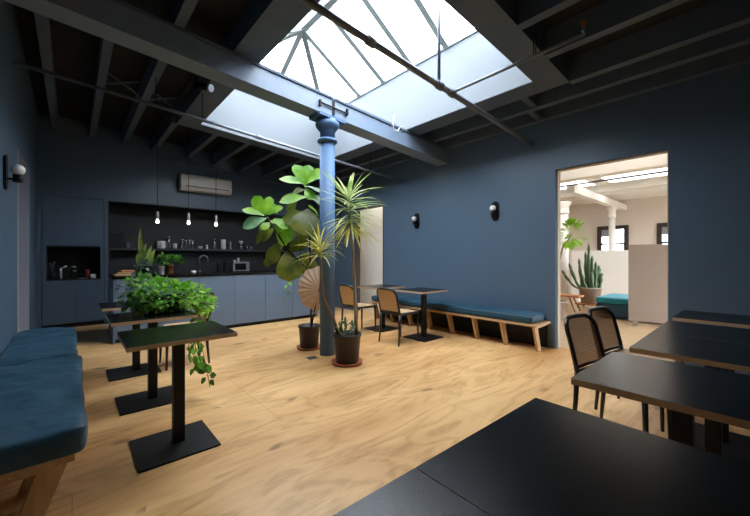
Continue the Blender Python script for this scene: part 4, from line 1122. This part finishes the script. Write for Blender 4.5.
# ceiling beams
struct(MB().box((5.95, OY0+.01, 2.515), (6.2, OY1-.01, OH-.001)).build('beam_office', M['white']))
for x, dz in ((7.6, .18), (8.25, .10), (9.95, .16), (11.0, .1)):
    struct(MB().box((x-.06, OY0+.01, OH-dz), (x+.06, OY1-.01, OH-.001)).build('beam_office', M['white']))
c2p = at(612, 240, X=11.65)
struct(MB().box((8.4, c2p.y-.08, OH-.34), (12.98, c2p.y+.08, OH-.165)).build('beam_office', M['white']))
for lab, (cx, cy), r in (('white iron column in the office nearer the doorway', (9.75, at(564.0, 260, X=9.75).y), .11), ('slim white iron column in the office in front of the far window', (c2p.x, c2p.y), .085)):
    c_ = thing('office_column', lab, 'column', (cx, cy, 0), group='white office columns')
    top = OH - .342
    MB().lathe([(r, .001), (r*.92, top-.32)], n=20).build('shaft', M['white'], c_)
    MB().lathe([(r*.92, top-.32), (r*1.15, top-.30), (r*1.15, top-.26), (r, top-.24), (r*1.05, top-.13), (r*1.6, top-.03), (r*1.6, top-.001)], n=20).build('capital', M['white'], c_)
# thin conduit lines
t = thing('office_conduit', 'thin grey pipe under the office ceiling seen through the doorway', 'pipe')
MB().tube([(7.95, OY0+.02, 2.80), (7.95, OY1-.02, 2.80)], .018, 8).build('pipe', M['steel'], t)
for y in (.9, 2.9, 4.9): MB().tube([(7.95, y, 2.80), (7.95, y, OH)], .008, 6).build('hanger', M['steel'], t)
# long ceiling lights
OFF = emit('office_light_diffuser', (1.0, .97, .93), 1.7)
li = 0
for (xa, xb, rows) in ((8.6, 9.5, ((-1.2, .4), (1.0, 2.35), (2.6, 4.2), (5.0, 6.8))), (10.15, 10.6, ((.2, 1.6), (2.0, 3.3), (3.7, 5.0)))):
    for (ya, yb) in rows:
        t = thing('ceiling_light', ['broad bright ceiling light panel in the office', 'narrow bright ceiling light panel farther back in the office'][0 if xa < 9 else 1], 'ceiling light', ((xa+xb)/2, (ya+yb)/2, OH-.05), group=['broad office ceiling lights', 'narrow office ceiling lights'][0 if xa < 9 else 1])
        hx, hy = (xb-xa)/2, (yb-ya)/2
        fr = MB()
        for a in ((-hx,-hy,-hx+.03,hy), (hx-.03,-hy,hx,hy), (-hx+.03,-hy,hx-.03,-hy+.03), (-hx+.03,hy-.03,hx-.03,hy)): fr.box((a[0],a[1],0), (a[2],a[3],.048))
        fr.build('frame', M['white'], t); MB().box((-hx+.031,-hy+.031,.012), (hx-.031,hy-.031,.03)).build('diffuser', OFF, t)
# fill lamp added out of view, lighting the bulkhead behind the door head
FILL = emit('fill_light_diffuser', (1.0, .94, .87), 3.0)
t = thing('ceiling_light', 'added unseen light above the doorway head, brightening the office bulkhead', 'ceiling light', (5.45, 1.3, OH-.05))
MB().box((-.10,-.8,.015), (.10,.8,.03)).build('diffuser', FILL, t)
fr = MB(); fr.box((-.13,-.83,.031), (.13,.83,.049)); fr.build('frame', M['white'], t)
t = thing('ceiling_light', 'added unseen light brightening the lobby behind the white doorway', 'ceiling light', (5.45, 5.9, OH-.05))  # second lamp added out of view, brightening the lobby wall
MB().box((-.12,-.9,.015), (.12,.9,.03)).build('diffuser', FILL, t)
fr = MB(); fr.box((-.15,-.93,.031), (.15,.93,.049)); fr.build('frame', M['white'], t)
# taupe board on feet
t = thing('partition_board', 'taupe freestanding partition board standing in the office doorway view', 'partition', (7.95, 1.26, 0), math.radians(14))
MB().box((-.03,-.42,.075), (.03,.40,1.50)).build('board', M['greige'], t, bevel=.003)
for s in (-.30, .30): MB().box((-.12,s-.03,.001), (.12,s+.03,.075)).build('foot', M['greige'], t)
# white divider
ya, yb = at(572, 300, X=11.0).y, 1.3
t = thing('white_divider', 'low white divider wall behind the cactus in the office', 'partition', (11.0, 0, 0))
MB().box((-.03, yb, .06), (.03, ya, 1.45)).build('panel', M['white'], t)
for y in (yb+.2, ya-.2): MB().box((-.15, y-.03, .001), (.15, y+.03, .06)).build('foot', M['white'], t)
# teal ottoman
t = thing('ottoman', 'large teal velvet ottoman beside the cactus pot in the office', 'ottoman', (8.85, 1.70, 0))
MB().box((-.58,-.60,.03), (.58,.60,.31)).build('base', M['velvet'], t, bevel=.03)
MB().box((-.59,-.61,.315), (.59,.61,.43)).build('cushion_top', M['teal'], t, bevel=.04, seg=4)
for sx in (-.5,.5):
    for sy in (-.5,.5): MB().box((sx-.03,sy-.03,.001), (sx+.03,sy+.03,.03)).build('foot', M['black_matte'], t)
# low bench
fp = at(580, 311, Z=0)
t = thing('low_bench', 'low reddish wooden bench with splayed legs in the office', 'bench', (fp.x - .15, fp.y + .62, 0))
MB().box((-.19,-.70,.335), (.19,.70,.375)).build('seat_board', M['redwood'], t, bevel=.004)
for sy in (-1, 1):
    for sx in (-1, 1):
        q = MB(); q.tube([(sx*.17, sy*.62, .001), (sx*.12, sy*.48, .335)], [.014,.022], 8); q.build('leg', M['redwood'], t)
# cactus on a low stand
cp = at(590, 300, D=8.5); cp.z = 0
t = thing('plant_stand', 'low reddish wooden stand under the cactus pot', 'plant stand', (cp.x, cp.y, 0))
MB().box((-.26,-.26,.09), (.26,.26,.12)).build('top', M['redwood'], t, bevel=.004)
for sx in (-.2,.2):
    for sy in (-.2,.2): MB().box((sx-.02,sy-.02,.001), (sx+.02,sy+.02,.09)).build('leg', M['redwood'], t)
t = thing('potted_cactus', 'tall branching cactus in a round taupe pot in the office', 'potted plant', (cp.x, cp.y, .121))
pot_parts(t, .19, .255, .40, M['stone_pot'])
rnd = random.Random(8)
stems = [(-.05,.0,1.15,.02),(.03,.05,.85,.06),(-.12,.06,.78,-.12),(.10,-.03,.62,.10),(-.18,.0,.66,-.34),(-.10,-.08,.55,-.20),(.06,-.10,.70,.02),(.14,.05,.55,.14),(-.02,.10,.95,-.03),(-.20,.08,.48,-.45),(.16,-.08,.42,.08),(.0,-.12,.45,-.05)]
for (dx, dy, h, ln) in stems:
    q = MB(); b = len(q.v); nseg, nn = 9, 12
    for i in range(nseg+1):
        tt = i/nseg; c0 = camr*(dx + ln*(tt**.6)) + camd*dy + Vector((0,0,.34 + h*tt)); r = .042*(1 if tt < .85 else math.sqrt(max(.02, 1-((tt-.85)/.15)**2)))*(.8+.2*math.sin(tt*14))
        for k in range(nn):
            a = 2*PI*k/nn; rr = r*(1.15 if k % 2 else .75); q.v.append(tuple(c0 + Vector((rr*math.cos(a), rr*math.sin(a), 0))))
    for i in range(nseg):
        for k in range(nn): q.face([i*nn+k, i*nn+(k+1) % nn, (i+1)*nn+(k+1) % nn, (i+1)*nn+k], 0, True)
    q.face([nseg*nn+k for k in range(nn)])
    q.build('stem', M['cactus'], t)
# leafy tree beside the doorway jamb
rnd = random.Random(14)
tp_ = at(556, 300, X=7.4); tp_.z = 0
t = thing('office_tree', 'leafy green tree in a pot behind the doorway edge in the office', 'potted plant', tp_)
pot_parts(t, .15, .2, .38, M['stone_pot'])
hd = at(572, 234, D=7.0) - tp_
q = MB(); q.tube([(0,0,.33), (0,0,.9), tuple(Vector((hd.x*.4, hd.y*.4, 1.45))), tuple(hd)], [.025,.022,.018,.01], 8); q.build('stem', M['bark'], t)
f = MB()
for i in range(64):
    d = rv(rnd).normalized(); p = hd + Vector((d.x*.15, d.y*.15, d.z*.18)); L = rnd.uniform(.13,.21)
    f.leaf(p, p + (d + Vector((0,0,-.2))).normalized()*L, L*.6, d*.4 + Vector((0,0,1)), 0, n=5, shape='obovate')
f.build('foliage', [M['pothos_lime']], t)

# ------------------------------------------------------------------ sky and daylight
wd = bpy.data.worlds.new('overcast_sky'); scn.world = wd; wd.use_nodes = True
nt = wd.node_tree; bg = nt.nodes['Background']
tc = N(nt, 'ShaderNodeTexCoord'); sp = N(nt, 'ShaderNodeSeparateXYZ'); nt.links.new(tc.outputs['Generated'], sp.inputs[0])
cr = N(nt, 'ShaderNodeValToRGB')
cr.color_ramp.elements[0].position = 0.0; cr.color_ramp.elements[0].color = (.16, .16, .155, 1)
cr.color_ramp.elements[1].position = 0.06; cr.color_ramp.elements[1].color = (.93, .97, 1.0, 1)
nt.links.new(sp.outputs['Z'], cr.inputs['Fac']); nt.links.new(cr.outputs['Color'], bg.inputs['Color'])
SKY = 8.0
bg.inputs['Strength'].default_value = SKY

def portal(loc, rot, sx, sy):
    l = bpy.data.lights.new('daylight_portal', 'AREA'); l.shape = 'RECTANGLE'; l.size = sx; l.size_y = sy; l.cycles.is_portal = True
    o = bpy.data.objects.new('daylight_portal', l); COL.objects.link(o); o.location = loc; o.rotation_euler = rot
portal((XM, (SY0+SY1)/2, KZ+.9), (0,0,0), SX1-SX0, SY1-SY0)
for h in FWIN: portal(((h[0]+h[1])/2, YF-.2, (h[2]+h[3])/2), (PI/2, 0, PI), h[1]-h[0], h[3]-h[2])
for h in FILL_WIN: portal(((h[0]+h[1])/2, OY0-.18, (h[2]+h[3])/2), (PI/2, 0, PI), h[1]-h[0], h[3]-h[2])
for h in OW: portal((OX1+.15, (h[0]+h[1])/2, (h[2]+h[3])/2), (PI/2, 0, PI/2), h[1]-h[0], h[3]-h[2])

# ------------------------------------------------------------------ camera and view
cd = bpy.data.cameras.new('camera'); cam = bpy.data.objects.new('camera', cd); COL.objects.link(cam)
cd.sensor_width = 36.0; cd.lens = 36.0 * F / 750.0; cd.clip_start = .02; cd.shift_y = -1.0 / 750.0
cam.location = (0, 0, EYE); cam.rotation_euler = (PI/2, 0, PSI - PI/2)
scn.camera = cam
vs = scn.view_settings
vs.view_transform = 'Standard'; vs.look = 'None'; vs.gamma = 1.0; vs.exposure = 1.35; vs.use_curve_mapping = False
scn.cycles.use_denoising = True
scn.cycles.max_bounces = 10; scn.cycles.diffuse_bounces = 6; scn.cycles.transparent_max_bounces = 24
scn.cycles.sample_clamp_indirect = 6.0
scn.cycles.caustics_reflective = False; scn.cycles.caustics_refractive = False
